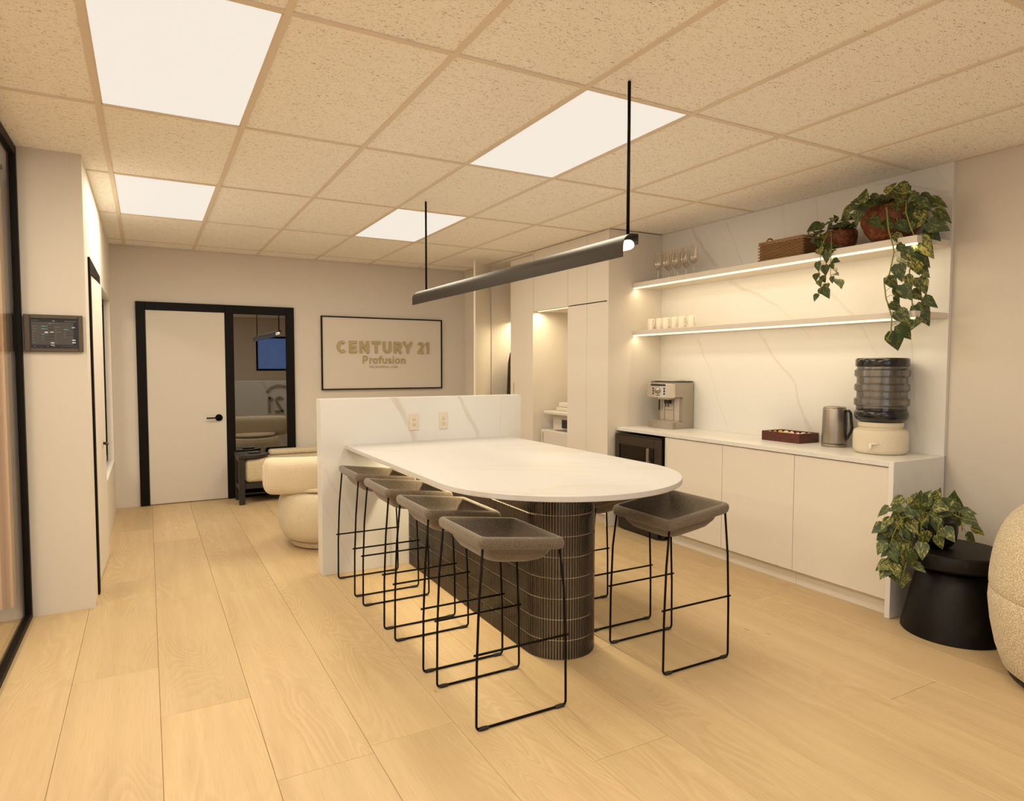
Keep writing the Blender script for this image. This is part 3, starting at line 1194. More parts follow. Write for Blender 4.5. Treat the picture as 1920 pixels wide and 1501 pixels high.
# ---- company sign with raised letters
sg = thing('wall_sign', 'black framed sign panel reading CENTURY 21 Profusion on the back wall', 'sign', (2.45, YB, 1.55))
SXA, SXB, SZA, SZB = 1.722, 3.183, 1.140, 1.975
MB().box(SXA + .01, SXB - .01, YB - .022, YB - .004, SZA + .01, SZB - .01).build('sign_panel', M_SIGN, sg)
fm = MB()
fw = .013
fm.box(SXA, SXA + fw, YB - .034, YB - .001, SZA, SZB)
fm.box(SXB - fw, SXB, YB - .034, YB - .001, SZA, SZB)
fm.box(SXA + fw, SXB - fw, YB - .034, YB - .001, SZA, SZA + fw)
fm.box(SXA + fw, SXB - fw, YB - .034, YB - .001, SZB - fw, SZB)
fm.build('sign_frame', M_BLACK, sg)


def ribbon(mb, line, w, y0, y1, closed=False):
    """a stroke of width w along a polyline in (x, z), extruded in y, flat ends"""
    P = [Vector((a, b)) for a, b in line]
    m = len(P)
    L, R = [], []
    for q in range(m):
        if closed:
            t0 = (P[q] - P[q - 1]).normalized()
            t1 = (P[(q + 1) % m] - P[q]).normalized()
        else:
            t0 = (P[q] - P[q - 1]).normalized() if q > 0 else (P[1] - P[0]).normalized()
            t1 = (P[q + 1] - P[q]).normalized() if q < m - 1 else t0
        t = (t0 + t1).normalized()
        nrm = Vector((-t.y, t.x))
        k_ = 1 / max(.35, t.dot(t1))
        L.append(P[q] + nrm * w / 2 * k_)
        R.append(P[q] - nrm * w / 2 * k_)
    bm = mb.bm
    vs = []
    for q in range(m):
        vs.append([bm.verts.new((L[q].x, y0, L[q].y)), bm.verts.new((R[q].x, y0, R[q].y)), bm.verts.new((R[q].x, y1, R[q].y)), bm.verts.new((L[q].x, y1, L[q].y))])
    rng = range(m) if closed else range(m - 1)
    for q in rng:
        a, b = vs[q], vs[(q + 1) % m]
        for e in range(4):
            bm.faces.new((a[e], a[(e + 1) % 4], b[(e + 1) % 4], b[e]))
    if not closed:
        bm.faces.new(vs[0])
        bm.faces.new(list(reversed(vs[-1])))


def glyph(ch, x, z, w, h, s):
    """strokes of a geometric sans letter; x, z lower left, w wide, h tall, s stroke width"""
    e = s / 2
    L, R_, B, T = x + e, x + w - e, z + e, z + h - e
    cx, cz = x + w / 2, z + h / 2

    def ell(a0, a1, ax, az, rx, rz, n=16):
        return [(ax + rx * math.cos(math.radians(a0 + (a1 - a0) * q / n)), az + rz * math.sin(math.radians(a0 + (a1 - a0) * q / n))) for q in range(n + 1)]
    rx, rz = (R_ - L) / 2, (T - B) / 2
    if ch == 'C':
        return [ell(48, 312, cx + .04 * w, cz, rx + .04 * w, rz, 22)], []
    if ch == 'E':
        return [[(L, z), (L, z + h)], [(L, T), (x + w, T)], [(L, cz), (x + w * .93, cz)], [(L, B), (x + w, B)]], []
    if ch == 'N':
        return [[(L, z), (L, z + h)], [(R_, z), (R_, z + h)], [(L - e * .1, z + h - e * .3), (R_ + e * .1, z + e * .3)]], []
    if ch == 'T':
        return [[(x, T), (x + w, T)], [(cx, z), (cx, T)]], []
    if ch == 'U':
        return [[(L, z + h)] + ell(180, 360, cx, B + rx, rx, rx, 14) + [(R_, z + h)]], []
    if ch == 'R':
        q = h * .27 - e * .5
        zc = T - q
        return [[(L, z), (L, z + h)], [(L, T)] + ell(90, -90, x + w * .52, zc, w * .48 - e, q, 12) + [(L, T - 2 * q)], [(x + w * .48, T - 2 * q), (x + w - e * .8, z)]], []
    if ch == 'Y':
        return [[(x + e * .7, z + h), (cx, cz - h * .04)], [(x + w - e * .7, z + h), (cx, cz - h * .04)], [(cx, z), (cx, cz)]], []
    if ch == '2':
        return [ell(165, -38, cx, T - rx * .92, rx, rx * .92, 14) + [(L + e * .2, B)], [(x, B), (x + w, B)]], []
    if ch == '1':
        return [[(R_, z), (R_, z + h)], [(x, z + h * .80), (R_, z + h - e)]], []
    if ch == 'P':
        q = h * .28 - e * .5
        zc = T - q
        return [[(L, z), (L, z + h)], [(L, T)] + ell(90, -90, x + w * .5, zc, w * .5 - e, q, 12) + [(L, T - 2 * q)]], []
    xh = h * .70
    if ch == 'r':
        return [[(L, z), (L, z + xh)], ell(175, 60, L + w * .62, z + xh * .62, w * .62, xh * .38 - e * .6, 8)], []
    if ch == 'o':
        return [], [ell(0, 337.5, cx, z + xh / 2, rx, xh / 2 - e, 15)]
    if ch == 'f':
        return [[(L + w * .22, z), (L + w * .22, z + h * .74)] + ell(180, 75, L + w * .22 + w * .42, z + h * .76, w * .42, h * .24 - e, 8), [(x - w * .05, z + xh - e), (x + w * .85, z + xh - e)]], []
    if ch == 'u':
        return [[(L, z + xh)] + ell(180, 350, cx, B + rx, rx, rx, 12) + [(R_, z + xh)], [(R_, z), (R_, z + xh)]], []
    if ch == 's':
        q = (xh - s) / 4
        return [ell(40, 270, cx, z + xh - e - q, rx, q, 12) + ell(90, -140, cx, z + e + q, rx, q, 12)[1:]], []
    if ch == 'i':
        return [[(cx, z), (cx, z + xh)], [(cx, z + xh + s * .7), (cx, z + xh + s * 1.9)]], []
    if ch == 'n':
        return [[(L, z), (L, z + xh)], [(L, z + xh - rx - e)] + ell(180, 0, cx, z + xh - e - rx, rx, rx, 12) + [(R_, z)]], []
    return [], []


def letter(ch, x, z, w, h, s, y0, y1, m, parent):
    mb = MB()
    op, cl = glyph(ch, x, z, w, h, s)
    for e_, ln in enumerate(op):
        ribbon(mb, ln, s, y0 - .0006 * e_, y1 - .0001 * e_)
    for ln in cl:
        ribbon(mb, ln, s, y0, y1, True)
    return mb.build('letter', m, parent)


y0_, y1_ = YB - .040, YB - .0225
HZ, HH = 1.562, .138
# measured left edges and widths of the big letters
for ch, xa, xb in (('C', 1.893, 2.003), ('E', 2.033, 2.122), ('N', 2.156, 2.266), ('T', 2.300, 2.402), ('U', 2.432, 2.536), ('R', 2.567, 2.664), ('Y', 2.676, 2.800), ('2', 2.862, 2.944), ('1', 2.972, 3.010)):
    letter(ch, xa, HZ, xb - xa, HH, .031 if ch not in '21' else .028, y0_, y1_, M_GOLD, sg)
zs, hs_ = 1.441, .090
for ch, xa, xb in (('P', 2.192, 2.252), ('r', 2.272, 2.304), ('o', 2.310, 2.372), ('f', 2.380, 2.424), ('u', 2.428, 2.480), ('s', 2.494, 2.540), ('i', 2.552, 2.570), ('o', 2.582, 2.644), ('n', 2.658, 2.710)):
    letter(ch, xa, zs, xb - xa, hs_, .0135, y0_ + .006, y1_, M_GOLD, sg)
tl = MB()
rx_ = random.Random(11)
xx = 2.272
while xx < 2.62:
    w_ = rx_.uniform(.006, .013)
    if rx_.random() > .12:
        tl.box(xx, xx + w_, YB - .026, YB - .0225, 1.401, 1.401 + rx_.choice((.010, .013, .016)))
    xx += w_ + .005
tl.box(2.272, 2.625, YB - .026, YB - .0225, 1.392, 1.3955)
tl.build('small_line', M_GOLD, sg)

# ---- raised 21 emblem on the hidden side of the partition (seen in the side-light glass)
eb = thing('wall_emblem', 'raised 21 with roof arch on the far side of the marble partition', 'emblem', (1.75, 4.54, .85))
ME_ = mat('taupe_emblem', (0.30, 0.25, 0.19), 0.6)
for ch, xa, xb in (('2', -1.83, -1.70), ('1', -1.67, -1.60)):
    mb = MB()
    op, cl = glyph(ch, xa, .70, xb - xa, .25, .036)
    for ln in op:
        ribbon(mb, [(-a, b) for a, b in ln], .036, 4.541, 4.553)
    mb.build('letter', ME_, eb)
mb = MB()
ribbon(mb, [(1.58, 1.02), (1.66, 1.09), (1.75, 1.115), (1.86, 1.10), (1.95, 1.05)], .036, 4.541, 4.553)
mb.build('roof_arch', ME_, eb)

# ---- control tablet on the pilaster
tb_ = thing('control_tablet', 'dark wall-mounted control tablet with lit dashboard screen on the pilaster', 'tablet', (-.447, YP, 1.587))
y0, y1 = YP - .022, YP - .001
xa, xb, za, zb = -.584, -.311, 1.484, 1.689
fr = MB()
fr.box(xa, xa + .028, y0, y1, za, zb, .003)
fr.box(xb - .022, xb, y0, y1, za, zb, .003)
fr.box(xa + .028, xb - .022, y0, y1, za, za + .020, .003)
fr.box(xa + .028, xb - .022, y0, y1, zb - .022, zb, .003)
fr.build('bezel', mat('bronze_bezel', (0.075, 0.055, 0.036), 0.5), tb_)
sx0, sx1, sz0, sz1 = xa + .028, xb - .022, za + .020, zb - .022
scr = MB().box(sx0, sx1, y0 + .008, y1, sz0, sz1).build('screen', mat('screen_black', (0.008, 0.006, 0.005), 0.25), tb_)
SW_, SH_ = sx1 - sx0, sz1 - sz0


def ui(rects, name, m):
    mb = MB()
    for u0, u1, v0, v1 in rects:
        mb.box(sx0 + u0 * SW_, sx0 + u1 * SW_, y0 + .0070, y0 + .0080, sz1 - v1 * SH_, sz1 - v0 * SH_)
    mb.build(name, m, scr)


ui([(.03, .90, .20, .88), (.03, .90, .115, .195)], 'dashboard_ground', mat('screen_panel', (0.02, 0.016, 0.012), .4, emit=(.035, .026, .017), estr=1))
U_TEAL = mat('screen_teal', (0, 0, 0), .4, emit=(.05, .26, .24), estr=1)
U_WHITE = mat('screen_cream', (0, 0, 0), .4, emit=(.62, .52, .40), estr=1)
U_DIM = mat('screen_dim', (0, 0, 0), .4, emit=(.22, .16, .10), estr=1)
U_DARK = mat('screen_slot', (0.005, 0.004, 0.003), .4)


def ui2(rects, name, m):
    mb = MB()
    for u0, u1, v0, v1 in rects:
        mb.box(sx0 + u0 * SW_, sx0 + u1 * SW_, y0 + .0060, y0 + .0069, sz1 - v1 * SH_, sz1 - v0 * SH_)
    mb.build(name, m, scr)


ui2([(.235, .31, .245, .27), (.235, .31, .335, .36), (.235, .30, .515, .54), (.695, .765, .345, .37)], 'slider_fill', U_TEAL)
ui2([(.30, .365, .44, .485), (.42, .49, .80, .835), (.42, .49, .885, .905), (.865, .935, .70, .735), (.865, .935, .785, .82), (.41, .48, .44, .465), (.865, .93, .27, .295)], 'button', U_WHITE)
ui2([(.04 + .03 * q, .05 + .03 * q, .055, .07) for q in range(5)] + [(.72 + .04 * q, .745 + .04 * q, .065, .085) for q in range(6)] +
    [(.46, .51, .055, .085), (.39, .44, .14, .165), (.48, .49, .14, .165), (.55, .56, .14, .165), (.05, .13, .255, .265), (.05, .14, .345, .355), (.05, .10, .43, .44), (.05, .08, .52, .53), (.05, .08, .61, .62),
     (.05, .08, .70, .71), (.05, .10, .79, .80), (.50, .61, .27, .28), (.50, .56, .355, .365), (.50, .63, .445, .455), (.51, .53, .535, .55), (.51, .53, .62, .635), (.51, .54, .71, .72), (.51, .54, .80, .81),
     (.32, .36, .245, .265), (.32, .36, .335, .355), (.25, .28, .605, .62), (.25, .28, .695, .71), (.77, .80, .345, .365), (.70, .73, .44, .45), (.70, .73, .525, .54), (.70, .73, .615, .63)], 'caption', U_DIM)
ui2([(.37, .49, .25, .27), (.37, .49, .34, .36), (.37, .49, .52, .54), (.30, .49, .61, .625), (.30, .49, .70, .715), (.82, .93, .355, .37), (.75, .93, .445, .46), (.75, .93, .53, .545)], 'slider_track', U_DARK)
ui2([(.08 + 0 * q, .10, .925, .945) for q in range(1)] + [(.34, .36, .93, .945), (.475, .50, .93, .95)] + [(.64 + .042 * q, .655 + .042 * q, .93, .94) for q in range(8)], 'icon', U_DIM)

# ================================================================== joinery on the right
CX = 3.50                      # front plane of the tall units
CYN = 4.595                    # near side of the tall units
CTOP = CEIL - .002


def slab_door(parent, xf, ya, yb, za, zb, name='door', th=.02, m=None, handle=None):
    return MB().box(xf, xf + th, ya + .0015, yb - .0015, za + .0015, zb - .0015, .0012).build(name, m or M_CAB, parent)


# tall double-door cabinet beside the counter niche
tc = thing('tall_cabinet', 'tall white double-door cabinet between counter niche and printer niche', 'cabinet', (3.8, 4.91, 0))
cb = MB()
cb.box(CX - .004, XR - .002, CYN, CYN + .022, 0.001, CTOP, .001)
cb.box(CX + .024, XR - .002, 5.212, 5.230, 0.001, CTOP)
cb.box(XR - .02, XR - .002, CYN + .022, 5.212, 0.1, CTOP)
cb.box(CX + .024, XR - .02, CYN + .022, 5.212, 0.1, .12)
cb.box(CX + .06, CX + .075, CYN + .022, 5.212, 0.001, .1)
cb.box(CX + .024, XR - .02, CYN + .022, 5.212, 1.965, 1.985)
cb.build('carcass', M_CAB, tc)
MB().box(CX + .0215, CX + .0235, CYN + .022, 5.23, .1, CTOP).build('shadow_gap', M_GAP, tc)
ZS = 1.974
for ya, yb in ((CYN + .024, 4.920), (4.920, 5.231)):
    slab_door(tc, CX, ya, yb, .10, ZS - .002)
    slab_door(tc, CX, ya, yb, ZS + .004, CTOP)

# cabinet above the printer niche
nc = thing('wall_cabinet', 'white overhead cabinet above the lit printer niche', 'cabinet', (3.8, 5.55, ZS))
MB().box(CX + .022, XR - .022, 5.232, 5.862, ZS, CTOP).build('carcass', M_CAB, nc)
slab_door(nc, CX, 5.232, 5.862, ZS - .0, CTOP)
MB().box(CX + .045, CX + .060, 5.25, 5.84, ZS - .006, ZS - .0005).build('led_strip', M_LED, nc)
area_light('niche_lamp', (CX + .0525 - 3.8, 0, -.010), .02, .56, NICHE_W, WARMER, math.radians(170), nc)
bp_ = MB().box(XR - .02, XR - .002, 5.232, 5.860, .001, ZS).build('niche_back', M_CAB)
tag(bp_, 'white back panel of the lit printer niche', 'panel')

# wardrobe: stiles, header, closed leaf, ajar leaf, closed far leaf
wr = thing('wardrobe', 'tall white wardrobe in the far corner with one leaf ajar and a lit interior', 'wardrobe', (3.8, 6.7, 0))
cb = MB()
cb.box(CX - .004, XR - .002, 5.864, 5.892, 0.001, CTOP, .001)
cb.box(CX + .02, XR - .002, 6.845, 6.865, 0.001, CTOP - .03)
cb.box(CX - .002, XR - .002, YB - .020, YB - .001, 0.001, CTOP, .001)
cb.box(XR - .02, XR - .002, 5.892, YB - .02, 0.001, CTOP - .03)
cb.box(CX, CX + .022, 5.892, YB - .02, CTOP - .028, CTOP)
cb.box(CX + .022, XR - .02, 5.892, YB - .02, CTOP - .028, CTOP - .008)
cb.box(CX + .05, CX + .065, 5.892, YB - .02, 0.001, .08)
cb.build('carcass', M_CAB, wr)
MB().box(CX + .29, XR - .02, 5.893, 6.844, 1.945, 1.965).build('hat_shelf', M_CAB, wr)
MB().box(CX + .30, CX + .315, 5.90, 6.83, 1.938, 1.9445).build('led_strip', M_LED, wr)
area_light('wardrobe_lamp', (CX + .3075 - 3.8, 6.36 - 6.7, 1.934), .02, .9, CLOSET_W, WARMER, math.radians(170), wr)
lf = slab_door(wr, CX, 5.895, 6.352, .08, CTOP - .030)
hh = MB()
hh.box(CX - .001, CX + .0005, 6.270, 6.2765, 1.118, 1.222)
hh.box(CX - .001, CX + .0005, 6.262, 6.290, 1.228, 1.2305)
hh.box(CX - .001, CX + .0005, 6.262, 6.290, 1.107, 1.1095)
hh.build('recessed_pull', M_GAP, lf)
aj = MB().box(-.011, .011, -.486, 0, .08, CTOP - .030, .0012)
aj.transform(Matrix.Translation((CX - .010, 6.832, 0)) @ Matrix.Rotation(math.radians(-47), 4, 'Z'))
aj.build('door', M_CAB, wr)
slab_door(wr, CX, 6.868, YB - .022, .08, CTOP - .030)

# coat on a hanger inside
ct = thing('coat', 'dark speckled tweed coat hanging inside the open wardrobe', 'coat', (3.83, 6.60, 1.6))
cm = MB()
secs = []
for z, hw, hd in ((1.62, .05, .035), (1.60, .12, .05), (1.565, .19, .060), (1.45, .215, .066), (1.20, .225, .07), (.90, .235, .075), (.62, .245, .08)):
    secs.append([(3.83 + hw * math.cos(a) * (1 + .04 * math.sin(5 * a)), 6.60 + hd * math.sin(a), z) for a in [2 * math.pi * q / 28 for q in range(28)]])
vs = [[cm.bm.verts.new(p) for p in s] for s in secs]
for a, b in zip(vs, vs[1:]):
    for q in range(28):
        cm.bm.faces.new((a[q], a[(q + 1) % 28], b[(q + 1) % 28], b[q]))
cm.bm.faces.new(vs[0])
cm.bm.faces.new(vs[-1])
cm.build('coat_body', speckled('dark_tweed', (0.022, 0.016, 0.011), (0.25, 0.19, 0.12), 170, .60, .95), ct, smooth=True)
hk = MB().tube([(3.83, 6.60, 1.60), (3.83, 6.60, 1.68), (3.83, 6.60, 1.70)], .004, 6)
hk.build('hanger_hook', M_METALBLK, ct)
rd = MB().tube([(3.83, 5.895, 1.712), (3.83, 6.843, 1.712)], .012, 10).build('hanging_rail', M_METALBLK, wr, smooth=True)

# printer
pr_ = thing('office_printer', 'white multifunction office printer standing in the lit niche', 'printer', (3.8, 5.53, 0))
ya, yb = 5.262, 5.822
b = MB()
b.box(3.570, 4.08, ya, yb, .03, .758, .008, 2)
b.box(3.72, 4.08, ya, yb, .758, .925)
b.box(3.60, 3.72, yb - .03, yb, .758, .925) if False else None
b.build('body', M_PRINTER, pr_)
MB().box(3.600, 4.08, ya - .006, yb + .006, .918, .950, .008, 2).build('scanner_bed', M_PRINTER, pr_)
f = MB()
f.box(3.715, 4.06, ya + .03, yb - .065, .951, .985, .006, 2)
f.box(3.745, 4.06, ya + .30, yb - .065, .985, 1.035, .012, 3)
f.sweep_prism([(5.262 + .30, .985), (5.262 + .30, 1.033), (5.262 + .25, 1.024), (5.262 + .205, 1.003), (5.262 + .18, .985)], 'x', 3.745, 3.80)
f.box(3.83, 4.06, ya + .03, ya + .30, 1.012, 1.035, .006, 2)
f.build('document_feeder', M_PRINTER, pr_)
MB().box(3.80, 3.82, ya + .05, ya + .29, .987, 1.030).build('feeder_slot', M_BLKPLASTIC, pr_)
MB().box(3.7165, 3.7205, ya + .02, yb - .17, .775, .862).build('output_slot', M_BLKPLASTIC, pr_)
MB().box(3.605, 3.715, ya + .02, yb - .22, .759, .766, .002).build('output_tray', mat('grey_tray', (.25, .21, .17), .5), pr_)
g = MB()
for zc in (.69, .50, .31):
    g.box(3.568, 3.5705, yb - .045, yb - .038, zc - .06, zc + .04)
    g.box(3.568, 3.5705, ya + .06, ya + .067, zc - .06, zc + .04)
g.build('tray_grips', M_GAP, pr_)
for zc in (.215, .405, .595):
    MB().box(3.5665, 3.5702, ya + .01, yb - .01, zc - .0015, zc + .0015).build('drawer_gap', M_GAP, pr_)

# ---- low counter
BX = 3.60
CZ = .880
bsp = structure(MB().box(4.092, XR - .001, 2.140, CYN - .001, CZ, CTOP), 'wall_backsplash', M_MARBLE_WALL)
wt = thing('worktop', 'white marble worktop with waterfall end along the right wall', 'worktop', (3.85, 3.4, CZ))
MB().box(3.588, 4.0915, 2.165, CYN - .002, CZ - .030, CZ, .002).build('counter_slab', M_MARBLE_COUNTER, wt)
MB().box(3.588, 4.0915, 2.134, 2.1645, 0.001, CZ, .002).build('waterfall_end', M_MARBLE_END, wt)
doors = [(3.381, 3.982, 'white base cabinet next to the bar fridge'), (2.780, 3.381, 'middle white base cabinet of the low counter'), (2.168, 2.780, 'white base cabinet beside the waterfall end of the counter')]
for ya, yb, lab in doors:
    t = thing('base_cabinet', lab, 'cabinet', (3.85, (ya + yb) / 2, 0), 'base cabinets under the counter')
    MB().box(BX + .022, 4.085, ya + .001, yb - .001, .10, CZ - .0305).build('carcass', M_CABIN, t)
    slab_door(t, BX, ya, yb, .098, CZ - .034)
    MB().box(BX + .045, BX + .060, ya + .001, yb - .001, 0.001, .0995).build('plinth', M_CAB, t)

# ---- bar fridge
bf = thing('bar_fridge', 'bronze framed bar fridge with dark glass door under the worktop', 'fridge', (3.8, 4.28, 0))
ya, yb = 3.998, 4.560
M_BRONZE = mat('bronze_steel', (0.085, 0.066, 0.050), 0.34, metal=0.8)
MB().box(3.60, 4.06, ya + .004, yb - .004, .012, .825).build('body', M_BLKPLASTIC, bf)
MB().box(3.575, 3.60, ya + .03, yb - .03, .012, .105).build('kick_grille', M_BLKPLASTIC, bf)
fr = MB()
fr.box(3.552, 3.592, ya, ya + .055, .115, .822, .004, 2)
fr.box(3.552, 3.592, yb - .055, yb, .115, .822, .004, 2)
fr.box(3.552, 3.592, ya + .055, yb - .055, .745, .822, .004, 2)
fr.box(3.552, 3.592, ya + .055, yb - .055, .115, .17, .004, 2)
dr = fr.build('door', M_BRONZE, bf)
MB().box(3.562, 3.575, ya + .05, yb - .05, .165, .75).build('glass_pane', mat('smoked_glass', (0.006, 0.0045, 0.0035), 0.06, spec=.4), dr)
h = MB()
h.box(3.515, 3.530, ya + .085, ya + .112, .38, .745, .003)
for zc in (.44, .64):
    h.tube([(3.53, ya + .098, zc), (3.563, ya + .098, zc)], .006, 8)
h.build('handle', M_STEEL, dr)
MB().box(3.552, 3.62, ya, yb, .825, .832, .002).build('top_trim', M_BRONZE, bf)

# ---- floating shelves
SHX = 3.760
for zt, th, lab, w in ((2.138, .044, 'upper white floating shelf with glowing front edge, holding basket and plants', SHELF_W), (1.720, .040, 'lower white floating shelf with glowing front edge, holding the mugs', SHELF_W)):
    t = thing('floating_shelf', lab, 'shelf', (3.92, 3.37, zt - th), 'floating shelves on the marble backsplash')
    MB().box(SHX, 4.0915, 2.146, CYN - .002, zt - th + .004, zt, .002).build('shelf_board', M_CAB, t)
    MB().box(SHX + .004, SHX + .020, 2.150, CYN - .006, zt - th - .008, zt - th + .0035, .001).build('led_strip', M_LED, t)
    area_light('shelf_lamp', (SHX + .024 - 3.92, 0, -.010), .02, 2.42, w, WARMER, math.pi, t, (0, math.radians(-20), 0))

UZ, LZ = 2.1385, 1.7205

# wine glasses
M_WINE = None
g = NT('thin_crystal')
trn = g.nt.nodes.new('ShaderNodeBsdfTransparent')
trn.inputs['Color'].default_value = (.97, .95, .92, 1)
gls = g.nt.nodes.new('ShaderNodeBsdfGlossy')
gls.inputs['Roughness'].default_value = .05
mx = g.nt.nodes.new('ShaderNodeMixShader')
lw_ = g.nt.nodes.new('ShaderNodeLayerWeight')
lw_.inputs['Blend'].default_value = .35
g.l(g.math('ADD', g.math('MULTIPLY', lw_.outputs['Facing'], .48), .06), mx.inputs[0])
g.l(trn.outputs[0], mx.inputs[1])
g.l(gls.outputs[0], mx.inputs[2])
g.l(mx.outputs[0], g.out.inputs['Surface'])
M_WINE = g.m


def wine_glass(lab):
    t = thing('wine_glass', lab, 'glass', (0, 0, 0), 'wine glasses on the upper shelf')
    MB().lathe([(.0265, .160 + .076), (.0335, .145), (.034, .128), (.030, .112), (.016, .098), (.004, .090), (.0, .089)], n=28).lathe(
        [(.0255, .160 + .076), (.0325, .145), (.033, .128), (.029, .113), (.015, .0995), (.0, .093)], n=28).build('bowl', M_WINE, t, smooth=True, recalc=False)
    MB().lathe([(.0042, .091), (.0030, .075), (.0028, .02), (.0045, .008), (.012, .003), (.0, .003)], n=14).build('stem', M_WINE, t, smooth=True)
    MB().lathe([(0, .0005), (.030, .0008), (.031, .002), (.010, .0045), (0, .006)], n=28).build('foot', M_WINE, t, smooth=True)
    return t


GL = [(3.85, 4.371, 'wine glass at the cabinet end of the upper shelf'),
      (3.85, 4.268, 'second wine glass from the cabinet end of the upper shelf, front row'),
      (3.85, 4.162, 'middle wine glass of the front row on the upper shelf'),
      (3.85, 4.056, 'fourth wine glass from the cabinet end of the upper shelf, front row'),
      (3.85, 3.948, 'wine glass of the front row closest to the wicker basket'),
      (3.955, 4.352, 'rear wine glass half hidden behind the second one of the front row'),
      (3.955, 4.248, 'rear wine glass half hidden behind the middle one of the front row'),
      (3.955, 4.142, 'rear wine glass half hidden behind the fourth one of the front row')]
g0 = wine_glass(GL[0][2])
for q, (x, y, lab) in enumerate(GL):
    o = g0 if q == 0 else copy_tree(g0)
    o.location = (x, y, UZ)
    o['label'] = lab


def mug(lab):
    t = thing('mug', lab, 'mug', (0, 0, 0), 'white mugs on the lower shelf')
    MB().lathe([(0, .002), (.027, .0005), (.0305, .004), (.032, .02), (.032, .0985), (.031, .0995), (.0295, .0985), (.0295, .012), (.027, .008), (0, .007)], n=32).build('cup', M_PORC, t, smooth=True)
    MB().tube([(0, -.031, .084), (0, -.043, .087), (0, -.052, .077), (0, -.0535, .058), (0, -.049, .036), (0, -.040, .026), (0, -.031, .022)], .0048, 8).build('handle', M_PORC, t, smooth=True)
    return t


ordn = ['at the cabinet end of the row on the lower shelf', 'second from the cabinet end on the lower shelf', 'third from the cabinet end on the lower shelf', 'fourth from the cabinet end on the lower shelf', 'fifth from the cabinet end on the lower shelf', 'at the open end of the row on the lower shelf']
m0 = mug('')
for q in range(6):
    o = m0 if q == 0 else copy_tree(m0)
    o.location = (3.86 + .012 * (q % 2), 4.458 - .094 * q, LZ)
    o.rotation_euler = (0, 0, math.radians((-14, 6, -4, 10, 3, -6)[q]))
    o['label'] = 'white porcelain mug ' + ordn[q]

# wicker basket
M_WICKER = mat('wicker_strand', (0.33, 0.175, 0.075), 0.7, bump=(60, .3, .002))
M_WICKER2 = mat('wicker_dark', (0.10, 0.045, 0.018), 0.8)
bk = thing('wicker_basket', 'rectangular brown wicker basket with loop handles on the upper shelf', 'basket', (3.92, 3.10, UZ))
BXA, BXB, BYA, BYB, BH = 3.825, 4.02, 2.925, 3.282, .140
MB().box(BXA + .008, BXB - .008, BYA + .008, BYB - .008, UZ + .001, UZ + BH - .012).build('basket_core', M_WICKER2, bk)
per = []
NS = 0
for (xa_, ya_, xb_, yb_) in ((BXA, BYA, BXA, BYB), (BXA, BYB, BXB, BYB), (BXB, BYB, BXB, BYA), (BXB, BYA, BXA, BYA)):
    L_ = math.hypot(xb_ - xa_, yb_ - ya_)
    n_ = max(2, 2 * int(L_ / .030))
    for q in range(n_):
        per.append((xa_ + (xb_ - xa_) * q / n_, ya_ + (yb_ - ya_) * q / n_))
cxk, cyk = (BXA + BXB) / 2, (BYA + BYB) / 2
weave_mb = MB()
nr = 12
for r_ in range(nr):
    z = UZ + .006 + r_ * (BH - .012) / nr
    pts = []
    for q, (x, y) in enumerate(per):
        s_ = 1 if (q + r_) % 2 else -1
        nx_, ny_ = (x - cxk), (y - cyk)
        nx_ = math.copysign(1, nx_) if abs(abs(nx_) - (BXB - BXA) / 2) < .002 else 0
        ny_ = math.copysign(1, ny_) if abs(abs(ny_) - (BYB - BYA) / 2) < .002 else 0
        pts.append((x + nx_ * .0042 * s_, y + ny_ * .0042 * s_, z))
    weave_mb.tube(pts, .0045, 5, closed=True)
wv = weave_mb.build('weave', M_WICKER, bk)
wv['kind'] = 'stuff'
MB().tube([(x, y, UZ + BH - .004) for x, y in per], .0072, 6, closed=True).build('rim', M_WICKER, bk, smooth=True)
for yh in (BYB - .01, BYA + .01):
    MB().tube([(cxk - .035, yh, UZ + BH - .006), (cxk - .034, yh, UZ + BH + .018), (cxk - .018, yh, UZ + BH + .036), (cxk + .004, yh, UZ + BH + .040), (cxk + .026, yh, UZ + BH + .034), (cxk + .040, yh, UZ + BH + .016), (cxk + .041, yh, UZ + BH - .006)], .0055, 7).build('handle', M_WICKER, bk, smooth=True)

# ---- coffee machine
cf = thing('coffee_machine', 'silver espresso machine with button panel at the fridge end of the worktop', 'coffee machine', (3.95, 4.32, CZ))
MY0, MY1 = 4.165, 4.465
ym = (MY0 + MY1) / 2
Z = CZ + .0005
body = MB()
body.sweep_prism([(4.080, Z), (4.080, Z + .385), (3.870, Z + .392), (3.870, Z + .268), (3.960, Z + .268), (3.960, Z + .055), (3.870, Z + .055), (3.870, Z)], 'y', MY0, MY1)
body.build('body', M_SILVER, cf)
# curved drip tray
poly = [(3.875, MY0), (3.875, MY1)] + [(3.845 - .030 * math.sin(math.pi * q / 12), MY1 - (MY1 - MY0) * q / 12) for q in range(13)]
MB().prism(poly, Z, Z + .055, .002).build('drip_tray', M_SILVER, cf)
MB().box(3.85, 3.955, MY0 + .02, MY1 - .02, Z + .0553, Z + .060).build('drip_grate', M_SILVER2, cf)
# curved front panel
poly = [(3.870, MY0 - .001), (3.870, MY1 + .020)] + [(3.842 - .026 * math.sin(math.pi * q / 14) - .012 * q / 14 * 0, MY1 + .020 - (MY1 + .021 - MY0) * q / 14) for q in range(15)]
pnl = MB().prism(poly, Z + .262, Z + .380, .002).build('control_panel', M_SILVER2, cf)


def front_x(y):
    q = (MY1 + .020 - y) / (MY1 + .021 - MY0)
    return 3.842 - .026 * math.sin(math.pi * q)


